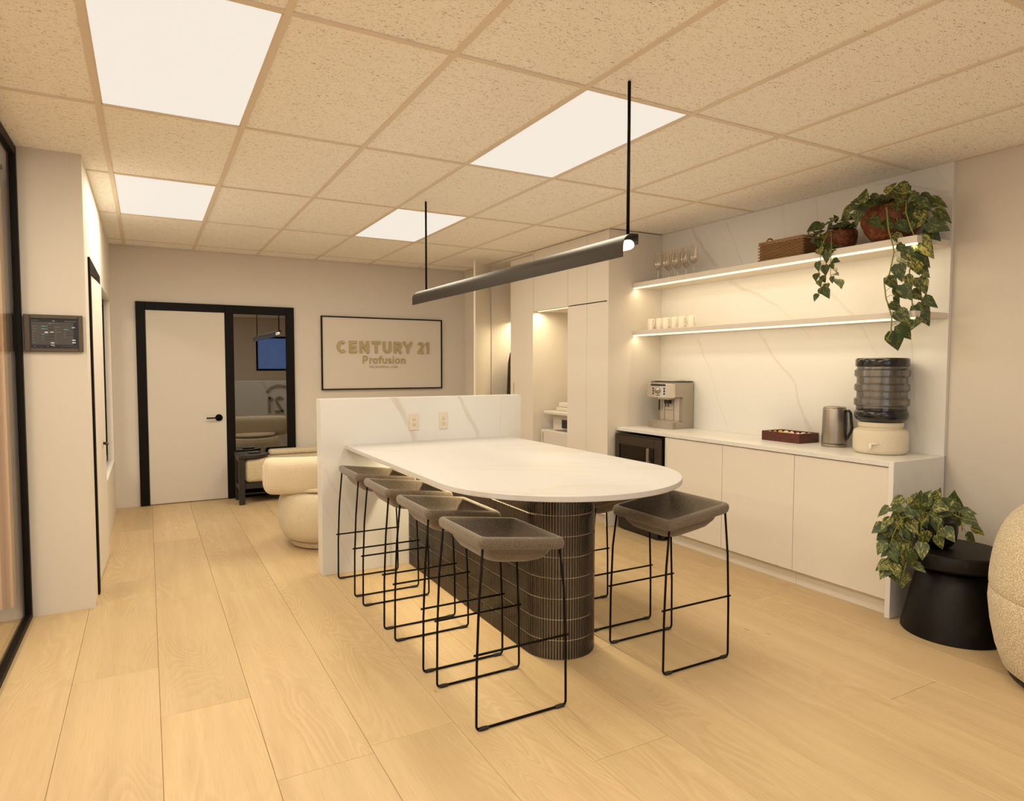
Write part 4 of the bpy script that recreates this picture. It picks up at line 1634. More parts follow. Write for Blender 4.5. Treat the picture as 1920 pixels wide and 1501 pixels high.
for yb_ in (4.378, 4.245):
    for zc in (.340, .318, .296):
        kx = front_x(yb_)
        b = MB().lathe([(0, 0), (.0085, 0), (.0085, .003), (.006, .005), (0, .005)], n=14)
        b.transform(Matrix.Translation((kx, yb_, Z + zc)) @ Matrix.Rotation(math.radians(-90), 4, 'Y'))
        b.build('button', M_BLKPLASTIC, pnl, smooth=True)
kx = front_x(4.315)
b = MB().lathe([(0, 0), (.026, 0), (.026, .006), (.022, .008), (.021, .022), (.018, .025), (0, .025)], n=28)
b.transform(Matrix.Translation((kx, 4.315, Z + .322)) @ Matrix.Rotation(math.radians(-90), 4, 'Y'))
b.build('dial', M_STEEL, pnl, smooth=True)
b = MB()
b.box(kx - .002, kx + .004, 4.308, 4.322, Z + .279, Z + .286)
b.box(kx - .002, kx + .004, 4.325, 4.331, Z + .281, Z + .285)
b.box(kx - .002, kx + .004, 4.299, 4.305, Z + .281, Z + .285)
b.build('dial_marks', M_BLKPLASTIC, pnl)
dp = MB()
q0 = [(front_x(4.42 - (4.42 - 4.232) * q / 10) - .001, 4.42 - (4.42 - 4.232) * q / 10) for q in range(11)]
dp.prism(q0 + [(x + .01, y) for x, y in reversed(q0)], Z + .361, Z + .378)
dp.build('display', M_BLKPLASTIC, pnl)
pm = MB()
pm.box(3.952, 3.961, MY0 + .036, MY1 - .03, Z + .06, Z + .262, .002)
pm.build('service_panel', M_SILVER2, cf)
gl_ = MB()
gl_.box(3.9505, 3.9525, MY0 + .1, MY1 - .085, Z + .150, Z + .1525)
gl_.box(3.9505, 3.9525, MY0 + .098, MY0 + .1005, Z + .062, Z + .262)
gl_.box(3.9505, 3.9525, MY1 - .0875, MY1 - .085, Z + .062, Z + .262)
gl_.build('panel_joints', M_GAP, cf)
MB().box(3.885, 3.955, ym - .055, ym + .085, Z + .243, Z + .2675, .004).build('brew_head', M_SILVER2, cf)
sp = MB()
sp.box(3.915, 3.951, ym - .024, ym + .034, Z + .208, Z + .2425, .003)
sp.tube([(3.925, ym - .010, Z + .21), (3.925, ym - .010, Z + .180)], .005, 8)
sp.tube([(3.925, ym + .020, Z + .21), (3.925, ym + .020, Z + .180)], .005, 8)
sp.build('spout', M_BLKPLASTIC, cf)
MB().tube([(3.940, MY1 - .035, Z + .245), (3.935, MY1 - .036, Z + .225), (3.935, MY1 - .036, Z + .145)], .006, 8).build('steam_wand', M_BLKPLASTIC, cf, smooth=True)
MB().box(3.868, 4.082, MY0 - .001, MY1 + .001, Z + .3925, Z + .399, .002).build('top_gasket', M_BLKPLASTIC, cf)
lid = MB()
lid.box(3.895, 4.02, MY0 + .045, MY1 - .010, Z + .3995, Z + .412, .004, 2)
lid.box(4.022, 4.075, MY0 + .01, MY1 - .010, Z + .3995, Z + .409, .004, 2)
lid.build('lid', M_SILVER2, cf)
# ---- tray of coffee pods
tr = thing('wooden_tray', 'dark red mahogany tray holding coffee pods on the worktop', 'tray', (3.985, 3.12, CZ))
TX0, TX1, TY0, TY1, TH = 3.880, 4.085, 2.962, 3.276, .066
b = MB()
b.box(TX0, TX0 + .010, TY0, TY1, Z, Z + TH, .002)
b.box(TX1 - .010, TX1, TY0, TY1, Z, Z + TH, .002)
b.box(TX0 + .010, TX1 - .010, TY0, TY0 + .010, Z, Z + TH, .002)
b.box(TX0 + .010, TX1 - .010, TY1 - .010, TY1, Z, Z + TH, .002)
b.build('tray_sides', M_TRAY, tr)
MB().box(TX0 + .010, TX1 - .010, TY0 + .010, TY1 - .010, Z, Z + .012).build('tray_bottom', M_TRAY, tr)
PODC = [('amber', (0.45, 0.16, 0.03)), ('black', (0.012, 0.010, 0.010)), ('silver', (0.50, 0.50, 0.46)), ('gold', (0.55, 0.36, 0.05)), ('red', (0.35, 0.03, 0.015)), ('brown', (0.16, 0.06, 0.025))]
PODM = {k: mat('pod_foil_' + k, c, .35, metal=.3) for k, c in PODC}
M_PODLID = mat('pod_lid_cream', (.72, .58, .40), .4)
seq = ['amber', 'black', 'silver', 'gold', 'amber', 'silver', 'gold', 'gold', 'amber', 'red', 'amber', 'black', 'gold', 'red', 'red', 'brown', 'amber', 'red']
pods = {}
nn = 0
for cx_ in range(3):
    for cy_ in range(6):
        colr = seq[(cy_ + cx_ * 6) % 18]
        x = 3.925 + cx_ * .057
        y = 3.240 - cy_ * .048
        place = ('front row of the tray', 'middle row of the tray', 'back row of the tray')[cx_] + ', ' + ('first', 'second', 'third', 'fourth', 'fifth', 'last')[cy_] + ' from the coffee machine end'
        t = thing('coffee_pod', f'{colr} coffee pod in the {place}', 'coffee pod', (x, y, Z + .030), 'coffee pods in the mahogany tray')
        rz = random.uniform(-.4, .4)
        tl_ = Matrix.Translation((x, y, Z + .037)) @ Matrix.Rotation(rz, 4, 'Z') @ Matrix.Rotation(math.radians(-58), 4, 'Y')
        MB().lathe([(0, -.016), (.011, -.016), (.0155, -.010), (.0215, .012)], n=16).transform(tl_).build('pod_cup', PODM[colr], t, smooth=True)
        MB().lathe([(.0215, .0115), (.0245, .012), (.0245, .0135), (.018, .0155), (0, .0165)], n=18).transform(tl_).build('pod_lid', M_PODLID if colr in ('amber', 'silver', 'red') else PODM[colr], t, smooth=True)

# ---- kettle
kt = thing('kettle', 'brushed steel electric kettle with black handle on the worktop', 'kettle', (3.97, 2.765, CZ))
kc = (3.97, 2.765)
MB().lathe([(0, Z), (.077, Z), (.078, Z + .004), (.078, Z + .014), (.074, Z + .018), (0, Z + .018)], kc[0], kc[1], 40).build('power_base', M_STEEL, kt, smooth=True).data.set_sharp_from_angle(angle=math.radians(35))
MB().lathe([(.0735, Z + .018), (.0735, Z + .023)], kc[0], kc[1], 40).build('base_ring', M_BLKPLASTIC, kt, smooth=True)
MB().lathe([(.0755, Z + .023), (.0765, Z + .03), (.0715, Z + .245), (.069, Z + .252), (.064, Z + .254)], kc[0], kc[1], 40).build('jug', M_STEEL, kt, smooth=True)
MB().lathe([(.0688, Z + .2545), (.066, Z + .262), (.03, Z + .266), (0, Z + .267)], kc[0], kc[1], 40).build('lid', M_STEEL, kt, smooth=True)
hdir = Vector((.25, -1, 0)).normalized()
hn = MB()


def hp(d, z):
    return (kc[0] + hdir.x * d, kc[1] + hdir.y * d, Z + z)


for dx_ in (-.009, 0, .009):
    o_ = Vector((-hdir.y, hdir.x, 0)) * dx_
    hn.tube([Vector(hp(.068, .238)) + o_, Vector(hp(.088, .240)) + o_, Vector(hp(.100, .225)) + o_, Vector(hp(.110, .13)) + o_, Vector(hp(.106, .105)) + o_, Vector(hp(.082, .058)) + o_, Vector(hp(.074, .05)) + o_], .0068, 8)
hn.build('handle', M_BLKPLASTIC, kt, smooth=True)
bs = MB()
bs.box(-.014, .014, -.004, .003, .035, .245, .002)
ang = math.atan2(hdir.y, hdir.x) + math.pi / 2
bs.transform(Matrix.Translation((kc[0] + hdir.x * .0735, kc[1] + hdir.y * .0735, Z)) @ Matrix.Rotation(ang, 4, 'Z'))
bs.build('handle_spine', M_BLKPLASTIC, kt)
rs = MB().box(-.011, .011, -.004, .004, .044, .054, .002)
rs.transform(Matrix.Translation((kc[0] + hdir.x * .079, kc[1] + hdir.y * .079, Z)) @ Matrix.Rotation(ang, 4, 'Z'))
rs.build('switch', M_REDLIGHT, kt)

# ---- water dispenser
wd = thing('water_dispenser', 'cream stoneware water crock carrying a smoky ribbed bottle on the worktop', 'water dispenser', (3.92, 2.42, CZ))
wc = (3.92, 2.42)
MB().lathe([(0, Z), (.128, Z), (.142, Z + .008), (.150, Z + .028), (.151, Z + .075), (.150, Z + .122), (.144, Z + .140), (.128, Z + .149), (.118, Z + .150), (.118, Z + .162), (.123, Z + .164), (.123, Z + .188), (.118, Z + .191), (.09, Z + .191)], wc[0], wc[1], 56).build('crock', M_CREAMCER, wd, smooth=True).data.set_sharp_from_angle(angle=math.radians(50))
ta = math.atan2(-wc[1], -wc[0]) - .30
tp = MB()
tp.tube([(wc[0] + math.cos(ta) * d, wc[1] + math.sin(ta) * d, Z + .058) for d in (.146, .172)], .0075, 10)
tp.tube([(wc[0] + math.cos(ta) * .172, wc[1] + math.sin(ta) * .172, Z + .070), (wc[0] + math.cos(ta) * .172, wc[1] + math.sin(ta) * .172, Z + .030)], .008, 10)
tp.tube([(wc[0] + math.cos(ta) * .168, wc[1] + math.sin(ta) * .168, Z + .066), (wc[0] + math.cos(ta) * .168 + .018, wc[1] + math.sin(ta) * .168 - .035, Z + .071)], .0055, 8)
tp.build('tap', M_PORC, wd, smooth=True)
g = NT('smoky_polycarbonate')
trn = g.nt.nodes.new('ShaderNodeBsdfTransparent')
trn.inputs['Color'].default_value = (.56, .54, .52, 1)
gls = g.nt.nodes.new('ShaderNodeBsdfGlossy')
gls.inputs['Roughness'].default_value = .08
mx = g.nt.nodes.new('ShaderNodeMixShader')
lw_ = g.nt.nodes.new('ShaderNodeLayerWeight')
lw_.inputs['Blend'].default_value = .3
g.l(g.math('ADD', g.math('MULTIPLY', lw_.outputs['Fresnel'], .5), .07), mx.inputs[0])
g.l(trn.outputs[0], mx.inputs[1])
g.l(gls.outputs[0], mx.inputs[2])
g.l(mx.outputs[0], g.out.inputs['Surface'])
M_BOTTLE = g.m
bz = [1.141, 1.166, 1.176, 1.210, 1.220, 1.254, 1.264, 1.296, 1.306, 1.340, 1.350, 1.384, 1.394, 1.408]
br = [.137, .137, .150, .150, .137, .137, .150, .150, .137, .137, .150, .150, .137, .137]
MB().lathe(list(zip(br, bz)), wc[0], wc[1], 56).build('bottle', M_BOTTLE, wd, smooth=True).data.set_sharp_from_angle(angle=math.radians(25))
MB().lathe([(.10, 1.072), (.128, 1.080), (.141, 1.090), (.147, 1.106), (.147, 1.128), (.142, 1.140), (.136, 1.143)], wc[0], wc[1], 56).build('lower_collar', M_BLKGLOSS, wd, smooth=True)
MB().lathe([(.136, 1.406), (.145, 1.407), (.147, 1.412), (.147, 1.446), (.143, 1.456), (.130, 1.459), (0, 1.459)], wc[0], wc[1], 56).build('upper_cap', M_BLKGLOSS, wd, smooth=True).data.set_sharp_from_angle(angle=math.radians(60))

# ================================================================== plants
BIG_TOP = [[3.71,2.303,2.393,3.722,2.258,2.444],[3.752,2.264,2.433,3.741,2.184,2.38],[3.794,2.175,2.384,3.759,2.2,2.332],[3.842,2.182,2.375,3.869,2.117,2.337],[3.874,2.156,2.343,3.903,2.074,2.309],[3.799,2.183,2.343,3.828,2.113,2.277],[3.83,2.099,2.269,3.86,2.023,2.207],[3.832,2.125,2.215,3.833,2.034,2.16],[3.86,2.158,2.184,3.88,2.09,2.114],[3.648,2.4,2.355,3.659,2.387,2.431],[3.683,2.373,2.395,3.724,2.318,2.347],[3.642,2.433,2.351,3.569,2.469,2.291],[3.685,2.357,2.344,3.644,2.449,2.337],[3.697,2.439,2.334,3.663,2.455,2.246],[3.774,2.326,2.313,3.8,2.269,2.243],[3.82,2.238,2.307,3.818,2.191,2.236],[3.848,2.174,2.25,3.795,2.203,2.189],[3.771,2.265,2.235,3.812,2.222,2.171],[3.683,2.368,2.26,3.672,2.31,2.21],[3.754,2.347,2.246,3.745,2.277,2.208],[3.709,2.345,2.392,3.667,2.361,2.356],[3.771,2.305,2.391,3.728,2.328,2.356],[3.794,2.27,2.392,3.783,2.255,2.327],[3.753,2.316,2.405,3.758,2.254,2.357],[3.788,2.205,2.397,3.748,2.186,2.411],[3.821,2.244,2.383,3.86,2.205,2.369],[3.792,2.295,2.357,3.758,2.259,2.291],[3.816,2.213,2.335,3.819,2.241,2.294],[3.859,2.17,2.338,3.894,2.13,2.31],[3.706,2.431,2.383,3.649,2.468,2.373],[3.667,2.375,2.324,3.657,2.404,2.295],[3.826,2.19,2.284,3.835,2.134,2.214],[3.733,2.36,2.357,3.714,2.305,2.37],[3.762,2.242,2.315,3.794,2.227,2.342],[3.855,2.18,2.292,3.881,2.173,2.24]]
BIG_VINE = [[3.746,2.269,2.162,3.786,2.226,2.104],[3.758,2.24,2.111,3.761,2.166,2.046],[3.805,2.17,2.134,3.826,2.093,2.01],[3.799,2.181,2.054,3.844,2.112,1.968],[3.76,2.219,2.064,3.787,2.166,2.001],[3.763,2.244,2.027,3.762,2.177,1.967],[3.735,2.233,1.989,3.729,2.21,1.888],[3.751,2.145,1.992,3.773,2.142,1.913],[3.797,2.144,1.965,3.806,2.099,1.9],[3.73,2.294,1.921,3.741,2.232,1.847],[3.735,2.187,1.919,3.749,2.153,1.856],[3.803,2.158,1.907,3.81,2.112,1.812],[3.718,2.199,1.866,3.706,2.142,1.782],[3.793,2.184,1.838,3.831,2.144,1.782],[3.803,2.125,1.796,3.829,2.064,1.732],[3.748,2.254,1.86,3.775,2.205,1.792],[3.702,2.255,1.765,3.726,2.189,1.724],[3.758,2.262,1.81,3.784,2.245,1.765],[3.712,2.222,1.725,3.727,2.151,1.65],[3.805,2.171,1.756,3.829,2.096,1.647],[3.785,2.141,1.682,3.734,2.15,1.614],[3.758,2.236,1.646,3.805,2.186,1.563],[3.751,2.262,1.613,3.773,2.237,1.502]]
BIG_STEMS = [[[3.711,2.295,2.313],[3.718,2.284,2.189],[3.732,2.262,2.091],[3.734,2.258,2.05],[3.724,2.274,1.936],[3.711,2.296,1.889],[3.717,2.286,1.799],[3.734,2.258,1.688],[3.732,2.261,1.599],[3.72,2.281,1.551]],[[3.77,2.217,2.344],[3.769,2.218,2.277],[3.781,2.199,2.2],[3.792,2.179,2.138],[3.793,2.178,2.07],[3.783,2.195,1.944],[3.791,2.181,1.787],[3.793,2.177,1.732]]]
SMALL_TOP = [[3.773,2.696,2.306,3.761,2.646,2.329],[3.803,2.667,2.312,3.769,2.652,2.339],[3.806,2.636,2.306,3.801,2.569,2.337],[3.813,2.626,2.342,3.848,2.592,2.324],[3.783,2.703,2.316,3.764,2.723,2.303],[3.757,2.743,2.306,3.683,2.77,2.27],[3.777,2.732,2.295,3.756,2.794,2.293],[3.738,2.745,2.259,3.703,2.762,2.229],[3.763,2.729,2.266,3.718,2.739,2.241],[3.79,2.691,2.307,3.787,2.721,2.282],[3.794,2.66,2.295,3.778,2.616,2.277],[3.728,2.764,2.246,3.678,2.774,2.232],[3.746,2.802,2.224,3.744,2.765,2.195],[3.752,2.763,2.218,3.745,2.735,2.168],[3.751,2.728,2.242,3.722,2.694,2.204],[3.747,2.749,2.155,3.718,2.714,2.117],[3.775,2.694,2.179,3.735,2.68,2.143],[3.811,2.693,2.167,3.804,2.663,2.146],[3.758,2.732,2.183,3.779,2.72,2.149],[3.808,2.696,2.333,3.792,2.71,2.341],[3.845,2.631,2.324,3.831,2.67,2.323],[3.832,2.588,2.292,3.855,2.571,2.27]]
SMALL_VINE = [[3.782,2.632,2.154,3.8,2.619,2.117],[3.747,2.689,2.138,3.727,2.707,2.094],[3.734,2.679,2.113,3.727,2.681,2.053],[3.755,2.653,2.133,3.779,2.644,2.089],[3.744,2.651,2.065,3.726,2.598,2.056],[3.687,2.711,2.061,3.669,2.692,2.002],[3.715,2.685,2.041,3.721,2.675,1.977],[3.724,2.646,2.044,3.746,2.647,2.009],[3.776,2.652,2.023,3.749,2.625,1.995],[3.711,2.731,1.994,3.676,2.717,1.949],[3.731,2.716,1.975,3.753,2.701,1.937],[3.752,2.655,1.969,3.741,2.646,1.926],[3.757,2.646,1.983,3.734,2.601,1.973],[3.777,2.635,1.95,3.753,2.586,1.902],[3.688,2.704,1.945,3.676,2.677,1.903],[3.737,2.684,1.927,3.713,2.662,1.889],[3.717,2.707,1.902,3.702,2.662,1.855],[3.716,2.681,1.891,3.695,2.634,1.833],[3.698,2.714,1.864,3.669,2.717,1.821]]
SMALL_STEMS = [[[3.741,2.663,2.245],[3.744,2.659,2.17],[3.743,2.66,2.096],[3.743,2.661,1.984],[3.749,2.651,1.924]],[[3.73,2.679,2.232],[3.707,2.711,2.145],[3.71,2.707,2.055],[3.705,2.714,1.996],[3.712,2.704,1.905],[3.706,2.711,1.86]]]
LOW = [[3.433,1.985,0.726,3.381,2.016,0.689],[3.356,2.013,0.677,3.329,2.063,0.634],[3.386,1.964,0.689,3.337,1.999,0.666],[3.444,1.984,0.65,3.376,2.016,0.61],[3.397,1.958,0.665,3.424,1.895,0.666],[3.465,1.913,0.651,3.479,1.89,0.584],[3.439,1.886,0.679,3.483,1.844,0.682],[3.417,1.882,0.709,3.414,1.851,0.777],[3.48,1.864,0.709,3.471,1.831,0.789],[3.429,1.895,0.68,3.387,1.876,0.768],[3.431,1.94,0.685,3.446,1.931,0.755],[3.444,1.81,0.706,3.426,1.741,0.76],[3.546,1.794,0.686,3.503,1.781,0.773],[3.508,1.792,0.717,3.532,1.739,0.694],[3.442,1.819,0.677,3.472,1.766,0.679],[3.443,1.842,0.685,3.419,1.792,0.635],[3.504,1.856,0.648,3.475,1.838,0.572],[3.446,1.823,0.563,3.46,1.802,0.497],[3.47,1.805,0.603,3.449,1.746,0.556],[3.496,1.727,0.675,3.489,1.662,0.649],[3.533,1.759,0.693,3.542,1.698,0.687],[3.546,1.788,0.681,3.557,1.77,0.61],[3.531,1.73,0.582,3.558,1.696,0.542],[3.505,1.696,0.627,3.544,1.655,0.592],[3.439,1.868,0.711,3.474,1.827,0.691],[3.431,1.835,0.717,3.413,1.762,0.711],[3.359,2.003,0.624,3.301,2.018,0.572],[3.397,2.011,0.629,3.388,1.966,0.562],[3.428,1.95,0.616,3.402,1.902,0.562],[3.416,2.011,0.576,3.368,2.032,0.515],[3.366,2.039,0.581,3.313,2.071,0.542],[3.387,2.033,0.55,3.346,2.065,0.5],[3.364,2.033,0.53,3.352,2.07,0.451],[3.437,1.969,0.549,3.438,1.939,0.492],[3.414,1.867,0.578,3.428,1.859,0.5],[3.415,2.013,0.527,3.429,1.993,0.461],[3.375,1.994,0.498,3.361,1.964,0.438],[3.405,2.027,0.453,3.377,2.068,0.408],[3.399,1.952,0.495,3.389,1.95,0.413],[3.409,1.869,0.52,3.371,1.851,0.451],[3.338,1.991,0.471,3.31,1.946,0.423],[3.393,1.92,0.47,3.404,1.919,0.384],[3.417,2.005,0.396,3.354,2.036,0.367],[3.354,2.002,0.393,3.307,2.042,0.351],[3.426,1.922,0.398,3.423,1.863,0.371],[3.357,1.988,0.385,3.341,1.941,0.333],[3.449,1.976,0.331,3.421,1.964,0.263],[3.412,2.026,0.329,3.391,1.971,0.285],[3.363,2.012,0.363,3.312,2.021,0.312],[3.42,1.996,0.413,3.415,1.963,0.345],[3.333,2.016,0.499,3.296,2.031,0.438],[3.414,2.02,0.504,3.387,2.063,0.436],[3.412,1.976,0.584,3.392,1.926,0.536],[3.421,1.953,0.636,3.42,1.99,0.572],[3.416,1.967,0.512,3.434,1.939,0.446]]
LOW_STEMS = [[[3.46,1.864,0.664],[3.442,1.897,0.601],[3.441,1.898,0.533],[3.425,1.928,0.46],[3.412,1.951,0.387],[3.405,1.962,0.317]],[[3.46,1.864,0.672],[3.397,1.975,0.623],[3.38,2.005,0.525],[3.372,2.018,0.427],[3.371,2.02,0.358]],[[3.476,1.834,0.668],[3.477,1.832,0.61],[3.477,1.832,0.552]],[[3.492,1.803,0.681],[3.52,1.748,0.656],[3.522,1.744,0.591]]]



def leaf_meshes():
    out = []
    for var in range(3):
        mb = MB()
        W = (.36, .40, .33)[var]
        # half outline of a heart-shaped leaf, y from base 0 to tip 1
        half = [(.0, .02), (.16, -.03), (W * .88, .14), (W, .32), (W * .74, .54), (W * .34, .80), (.0, 1.0)]
        mid = [(0, .02), (0, .06), (0, .16), (0, .32), (0, .53), (0, .77), (0, 1.0)]
        fold = (.16, .10, .22)[var]
        curl = (.20, .28, .12)[var]

        def P(x, y):
            return (x, y, abs(x) * fold - curl * y * y * .9 + .08 * math.sin(y * 9 + var) * abs(x))
        bm = mb.bm
        mv = [bm.verts.new(P(*p)) for p in mid]
        for s in (-1, 1):
            ov = [mv[0]] + [bm.verts.new(P(s * x, y)) for x, y in half[1:-1]] + [mv[-1]]
            inn = [mv[0]] + [bm.verts.new(P(s * x * .5, y * .5 + m_[1] * .5)) for (x, y), m_ in zip(half[1:-1], mid[1:-1])] + [mv[-1]]
            for q in range(len(ov) - 1):
                for A_, B_ in ((mv, inn), (inn, ov)):
                    vs_ = []
                    for v in (A_[q], A_[q + 1], B_[q + 1], B_[q]):
                        if v not in vs_:
                            vs_.append(v)
                    if len(vs_) >= 3:
                        try:
                            f = bm.faces.new(vs_)
                            f.smooth = True
                        except ValueError:
                            pass
        bmesh.ops.recalc_face_normals(bm, faces=bm.faces[:])
        me = bpy.data.meshes.new('leaf')
        bm.to_mesh(me)
        bm.free()
        me.materials.append(M_PLANT)
        out.append(me)
    return out


LEAF = leaf_meshes()
rl = random.Random(21)


def put_leaves(lst, parent, k=1.0, away=None):
    for q, (bx_, by_, bz_, tx_, ty_, tz_) in enumerate(lst):
        b = Vector((bx_, by_, bz_))
        t = Vector((tx_, ty_, tz_))
        d = t - b
        L = d.length * k
        yv = d.normalized()
        nrm = Vector((-.85, -.40, .45)) + Vector((rl.uniform(-.5, .5), rl.uniform(-.5, .5), rl.uniform(-.25, .45)))
        zv = (nrm - yv * nrm.dot(yv)).normalized()
        xv = yv.cross(zv).normalized()
        # the curl sends the tip back, so lift the blade a little
        zv2 = zv
        m = Matrix((xv, yv, zv2)).transposed().to_4x4() @ Matrix.Diagonal((L * rl.uniform(.95, 1.15), L, L, 1))
        m.translation = b
        instance('leaf', LEAF[q % 3], parent, m)


def stems(lst, parent, r):
    for ln in lst:
        MB().tube(ln, r, 6).build('stem', M_STEM, parent, smooth=True)


def petioles(lst, stem_lines, parent, r, lim):
    """thin leaf stalks from each leaf base to the nearest vine point"""
    mb = MB()
    pts = []
    for ln in stem_lines:
        for a, b in zip(ln, ln[1:]):
            for q in range(5):
                pts.append(Vector(a).lerp(Vector(b), q / 5))
    done = 0
    for l in lst:
        b = Vector(l[:3])
        p = min(pts, key=lambda v: (v + Vector((0, 0, .01)) - b).length)
        if 0.004 < (p - b).length < lim:
            mid = (p + b) / 2 + Vector((0, 0, .012))
            mb.tube([p, mid, b], r, 5)
            done += 1
    if done:
        mb.build('leaf_stalks', M_STEM, parent, smooth=True)


# big trailing plant in the terracotta bowl
BC = (3.915, 2.385)
p1 = thing('potted_plant', 'large trailing variegated plant in terracotta bowl at the open end of the upper shelf', 'plant', (BC[0], BC[1], UZ), 'variegated trailing plants')
MB().lathe([(0, UZ), (.075, UZ), (.105, UZ + .022), (.145, UZ + .075), (.166, UZ + .125), (.170, UZ + .170), (.166, UZ + .205), (.162, UZ + .213), (.156, UZ + .205), (.155, UZ + .185), (0, UZ + .185)], BC[0], BC[1], 44).build('bowl', M_TERRA, p1, smooth=True)
MB().lathe([(0, UZ + .196), (.10, UZ + .196), (.154, UZ + .190)], BC[0], BC[1], 24).build('soil', M_SOIL, p1, smooth=True)
put_leaves(BIG_TOP, p1, 1.12)
put_leaves(BIG_VINE, p1, 1.05)
core = Vector((BC[0] - .03, BC[1] - .02, UZ + .19))
stems([[core] + [Vector(p) for p in ln] for ln in BIG_STEMS], p1, .0038)
petioles(BIG_VINE, BIG_STEMS, p1, .0014, .12)
stk = MB()
for l in BIG_TOP:
    b = Vector(l[:3])
    c = Vector((BC[0], BC[1], UZ + .19)).lerp(Vector((b.x, b.y, UZ + .19)), .35)
    stk.tube([c, (c + b) / 2 + Vector((0, 0, .02)), b], .0022, 5)
stk.build('leaf_stalks', M_STEM, p1, smooth=True)
# extra leaves filling the crown
fill = []
for q in range(20):
    a = rl.uniform(0, 2 * math.pi)
    r0, r1 = rl.uniform(.0, .08), rl.uniform(.10, .17)
    fill.append((BC[0] + r0 * math.cos(a), BC[1] + r0 * math.sin(a), UZ + .215 + rl.uniform(0, .06), BC[0] + r1 * math.cos(a), BC[1] + r1 * math.sin(a), UZ + .22 + rl.uniform(-.01, .10)))
put_leaves(fill, p1)

# small trailing plant
SC = (3.915, 2.715)
p2 = thing('potted_plant', 'small trailing variegated plant in round bowl between the basket and the large plant', 'plant', (SC[0], SC[1], UZ), 'variegated trailing plants')
MB().lathe([(0, UZ), (.045, UZ), (.066, UZ + .015), (.090, UZ + .050), (.098, UZ + .085), (.098, UZ + .118), (.094, UZ + .132), (.089, UZ + .122), (0, UZ + .115)], SC[0], SC[1], 36).build('bowl', M_TERRA, p2, smooth=True)
MB().lathe([(0, UZ + .124), (.05, UZ + .124), (.089, UZ + .120)], SC[0], SC[1], 20).build('soil', M_SOIL, p2, smooth=True)
put_leaves(SMALL_TOP, p2, 1.25)
put_leaves(SMALL_VINE, p2, 1.1)
core = Vector((SC[0] - .03, SC[1], UZ + .12))
stems([[core] + [Vector(p) for p in ln] for ln in SMALL_STEMS], p2, .0022)
petioles(SMALL_VINE, SMALL_STEMS, p2, .0010, .09)
fill = []
for q in range(26):
    a = rl.uniform(0, 2 * math.pi)
    r0, r1 = rl.uniform(.0, .05), rl.uniform(.06, .105)
    fill.append((SC[0] + r0 * math.cos(a), SC[1] + r0 * math.sin(a), UZ + .135 + rl.uniform(0, .035), SC[0] + r1 * math.cos(a), SC[1] + r1 * math.sin(a), UZ + .13 + rl.uniform(-.01, .07)))
put_leaves(fill, p2, .9)

# ---- side table and low plant
TC = (3.715, 1.872)
sd = thing('side_table', 'black round side table with flared pedestal beside the boucle armchair', 'side table', (TC[0], TC[1], 0))
MB().lathe([(0, .001), (.236, .001), (.240, .006), (.236, .03), (.170, .335), (.158, .345), (0, .346)], TC[0], TC[1], 56).build('pedestal', M_STOOLBLK, sd, smooth=True).data.set_sharp_from_angle(angle=math.radians(40))
MB().lathe([(0, .346), (.150, .346), (.152, .362), (0, .362)], TC[0], TC[1], 48).build('neck', M_GAP, sd, smooth=True)
MB().lathe([(0, .362), (.205, .362), (.226, .368), (.238, .380), (.238, .440), (.233, .447), (.225, .4495), (0, .450)], TC[0], TC[1], 64).build('table_top', M_STOOLBLK, sd, smooth=True).data.set_sharp_from_angle(angle=math.radians(40))
LC = (3.665, 1.945)
p3 = thing('potted_plant', 'bushy variegated plant in black pot on the black side table', 'plant', (LC[0], LC[1], .45), 'variegated trailing plants')
MB().lathe([(0, .4505), (.055, .4505), (.078, .462), (.096, .500), (.101, .54), (.101, .592), (.097, .596), (.092, .590), (0, .585)], LC[0], LC[1], 40).build('pot', M_POTBLK, p3, smooth=True)
MB().lathe([(0, .589), (.05, .589), (.092, .587)], LC[0], LC[1], 20).build('soil', M_SOIL, p3, smooth=True)
put_leaves(LOW, p3, 1.12)
core = Vector((LC[0] - .03, LC[1], .592))
stems([[core] + [Vector(p) for p in ln] for ln in LOW_STEMS], p3, .003)
petioles(LOW, LOW_STEMS, p3, .0015, .12)
fill = []
for q in range(22):
    a = rl.uniform(0, 2 * math.pi)
    r0, r1 = rl.uniform(.0, .06), rl.uniform(.08, .14)
    fill.append((LC[0] + r0 * math.cos(a), LC[1] + r0 * math.sin(a), .61 + rl.uniform(0, .05), LC[0] + r1 * math.cos(a), LC[1] + r1 * math.sin(a), .615 + rl.uniform(-.02, .10)))
put_leaves(fill, p3)

# ================================================================== seating
# tub armchair at the right edge
AC = (3.632, 1.147)
ac = thing('tub_armchair', 'rounded cream boucle tub armchair cut by the right edge', 'armchair', (AC[0], AC[1], 0))
MB().lathe([(0, .004), (.37, .004), (.395, .012), (.398, .028), (0, .03)], AC[0], AC[1], 56).build('plinth', M_GAP, ac, smooth=True)
MB().lathe([(0, .03), (.39, .03), (.418, .050), (.446, .13), (.468, .24), (.479, .34), (.476, .39), (.458, .425), (.42, .443), (.30, .452), (0, .455)], AC[0], AC[1], 64).build('seat_drum', M_BOUCLE2, ac, smooth=True)
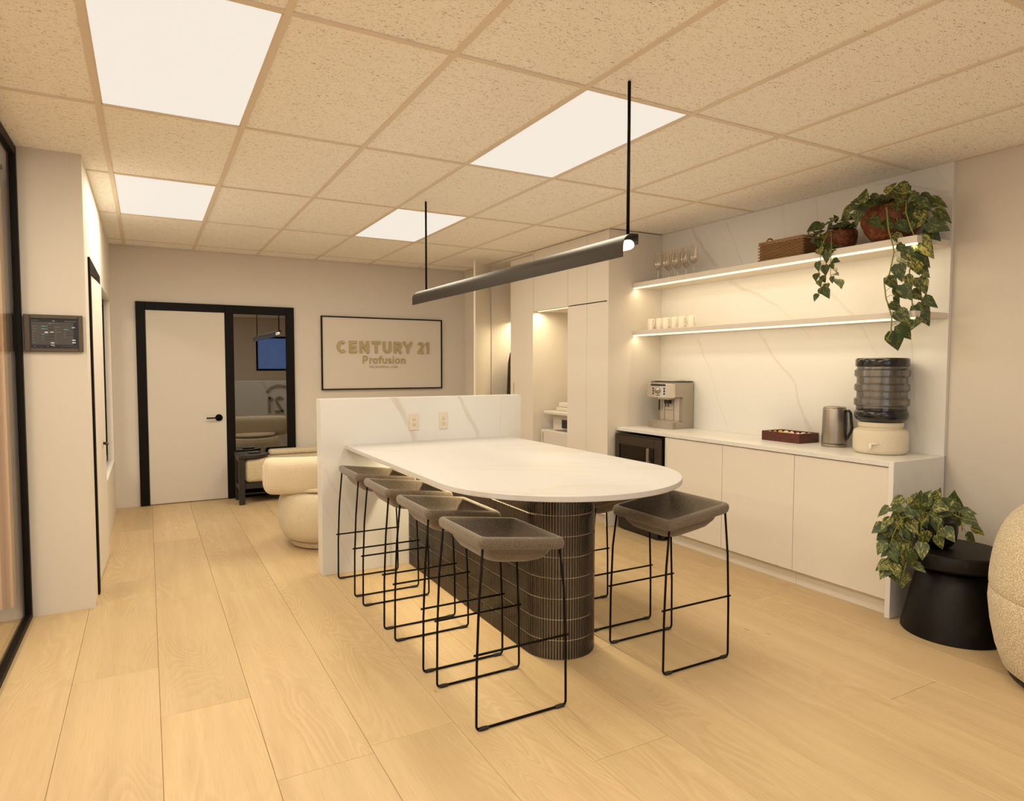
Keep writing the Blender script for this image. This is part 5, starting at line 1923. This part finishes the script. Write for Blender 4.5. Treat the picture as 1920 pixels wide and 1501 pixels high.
# curved back shell (opening towards the room)
bk_ = MB()
face = math.radians(-75)                    # direction the chair faces
prof_r = [(.472, .37), (.479, .41), (.478, .46), (.470, .54), (.455, .62), (.425, .70), (.385, .755), (.34, .785), (.295, .775), (.272, .73), (.268, .64), (.275, .54), (.29, .44), (.31, .40)]
nseg = 40
half_open = math.radians(62)
rings = []
for q in range(nseg + 1):
    t = q / nseg
    a = face + half_open + t * (2 * math.pi - 2 * half_open)
    edge = min(t, 1 - t)
    drop = max(0.0, 1 - edge / .16) ** 2
    ring = []
    for r_, z in prof_r:
        zz = .40 + (z - .40) * (1 - .55 * drop)
        rr_ = .38 + (r_ - .38) * (1 - .25 * drop)
        ring.append(bk_.bm.verts.new((AC[0] + rr_ * math.cos(a), AC[1] + rr_ * math.sin(a), zz)))
    rings.append(ring)
m_ = len(prof_r)
for A_, B_ in zip(rings, rings[1:]):
    for q in range(m_):
        f = bk_.bm.faces.new((A_[q], A_[(q + 1) % m_], B_[(q + 1) % m_], B_[q]))
        f.smooth = True
bk_.bm.faces.new(rings[0])
bk_.bm.faces.new(list(reversed(rings[-1])))
bk_.build('back_shell', M_BOUCLE2, ac, subsurf=1)
MB().lathe([(0, .453), (.22, .453), (.262, .458), (.272, .472), (.262, .487), (.2, .495), (0, .498)], AC[0], AC[1], 40).build('seat_cushion', M_BOUCLE2, ac, smooth=True)


def swivel(x, y, rz, lab):
    t = thing('swivel_armchair', lab, 'armchair', (x, y, 0), 'cream swivel armchairs behind the partition')
    MB().lathe([(0, .006), (.27, .006), (.285, .012), (.290, .03), (.285, .052), (.27, .058), (0, .058)], x, y, 56).build('base_ring', M_BOUCLE, t, smooth=True)
    MB().lathe([(0, .001), (.255, .001), (.255, .006), (0, .006)], x, y, 40).build('glide_plate', M_RUBBER, t)
    MB().lathe([(0, .058), (.29, .058), (.335, .078), (.368, .14), (.384, .22), (.386, .29), (.376, .36), (.358, .415), (.33, .434), (0, .44)], x, y, 56).build('seat_body', M_BOUCLE3, t, smooth=True)
    # thick bolster back: a gently curved bar with a squarish rounded section
    mb = MB()
    nseg = 40
    rings = []
    ex, ey = math.cos(rz), math.sin(rz)
    for q in range(nseg + 1):
        tt = q / nseg
        u = -.50 + 1.0 * tt
        v = -.145 + .42 * u * u
        e = min(tt, 1 - tt) * 1.0
        sc_ = math.sqrt(max(0.0, 1 - max(0, 1 - e / .085) ** 3.0)) if e < .085 else 1.0
        sc_ = max(sc_, .05)
        ring = []
        for k_ in range(24):
            b_ = 2 * math.pi * k_ / 24
            c, s = math.cos(b_), math.sin(b_)
            c = math.copysign(abs(c) ** .6, c)
            s = math.copysign(abs(s) ** .6, s)
            pu, pv = u, v + .125 * c * sc_
            ring.append(mb.bm.verts.new((x + pu * ex - pv * ey, y + pu * ey + pv * ex, .565 + .140 * s * (.55 + .45 * sc_))))
        rings.append(ring)
    for A_, B_ in zip(rings, rings[1:]):
        for q in range(24):
            f = mb.bm.faces.new((A_[q], A_[(q + 1) % 24], B_[(q + 1) % 24], B_[q]))
            f.smooth = True
    mb.bm.faces.new(rings[0])
    mb.bm.faces.new(list(reversed(rings[-1])))
    mb.build('back_roll', M_LINEN, t, subsurf=1)
    MB().lathe([(0, .44), (.24, .44), (.30, .445), (.32, .46), (.30, .478), (0, .485)], x, y, 36).build('seat_cushion', M_LINEN, t, smooth=True)
    return t


swivel(1.255, 5.32, math.radians(-4), 'cream swivel armchair with thick rolled back, half hidden by the marble partition')
swivel(2.42, 5.42, math.radians(0), 'cream swivel armchair wholly hidden behind the partition, seen only in the side-light reflection')

# bench with a dark frame by the side light
bn = thing('daybed_bench', 'low cushioned bench with dark wooden frame in front of the side light', 'bench', (1.5, 7.29, 0))
b = MB()
X0, X1, Y0, Y1 = .790, 2.55, 7.105, 7.468
b.box(X0, X0 + .055, Y0, Y0 + .055, .001, .470, .003)
b.box(X0, X0 + .055, Y1 - .055, Y1, .001, .470, .003)
b.box(X0, X0 + .055, Y0 + .055, Y1 - .055, .435, .470, .003)
b.box(X0, X0 + .055, Y0 + .055, Y1 - .055, .15, .205, .003)
b.build('side_frame', M_DARKWOOD, bn)
b = MB()
b.box(X1 - .055, X1, Y0, Y1, .001, .470, .003)
b.build('side_frame', M_DARKWOOD, bn)
for y in (Y0 + .005, Y1 - .035):
    MB().box(X0 + .055, X1 - .055, y, y + .03, .160, .215, .003).build('rail', M_DARKWOOD, bn)
MB().box(X0 + .055, X1 - .055, Y0 + .06, Y1 - .06, .095, .110, .002).build('lower_shelf', M_DARKWOOD, bn)
MB().box(X0 + .055, X1 - .055, Y0 + .035, Y1 - .035, .185, .214).build('slat_base', M_DARKWOOD, bn)
poly = [(X0 - .005, Y0 - .01), (X0 - .005, Y1 + .01)] + [(X0 + .12 + .185 * math.cos(math.radians(a)), (Y0 + Y1) / 2 + .192 * math.sin(math.radians(a))) for a in range(90, -91, -10)]
MB().prism(poly, .4705, .502, .003).build('end_table_top', M_DARKWOOD, bn)
cs_ = MB().box(X0 + .062, X1 - .062, Y0 + .006, Y1 - .01, .216, .462, .045, 4)
cs_.build('seat_cushion', M_BOUCLE, bn, smooth=True)
MB().box(X0 + .33, X1 - .062, Y1 - .16, Y1 - .012, .463, .520, .025, 3).build('back_bolster', M_BOUCLE2, bn, smooth=True)
tr_ = MB().box(.90, 1.02, 7.25, 7.37, .503, .515, .003).build('coaster_tray', M_BLKPLASTIC)
tag(tr_, 'small black square tray on the round end of the bench', 'tray')
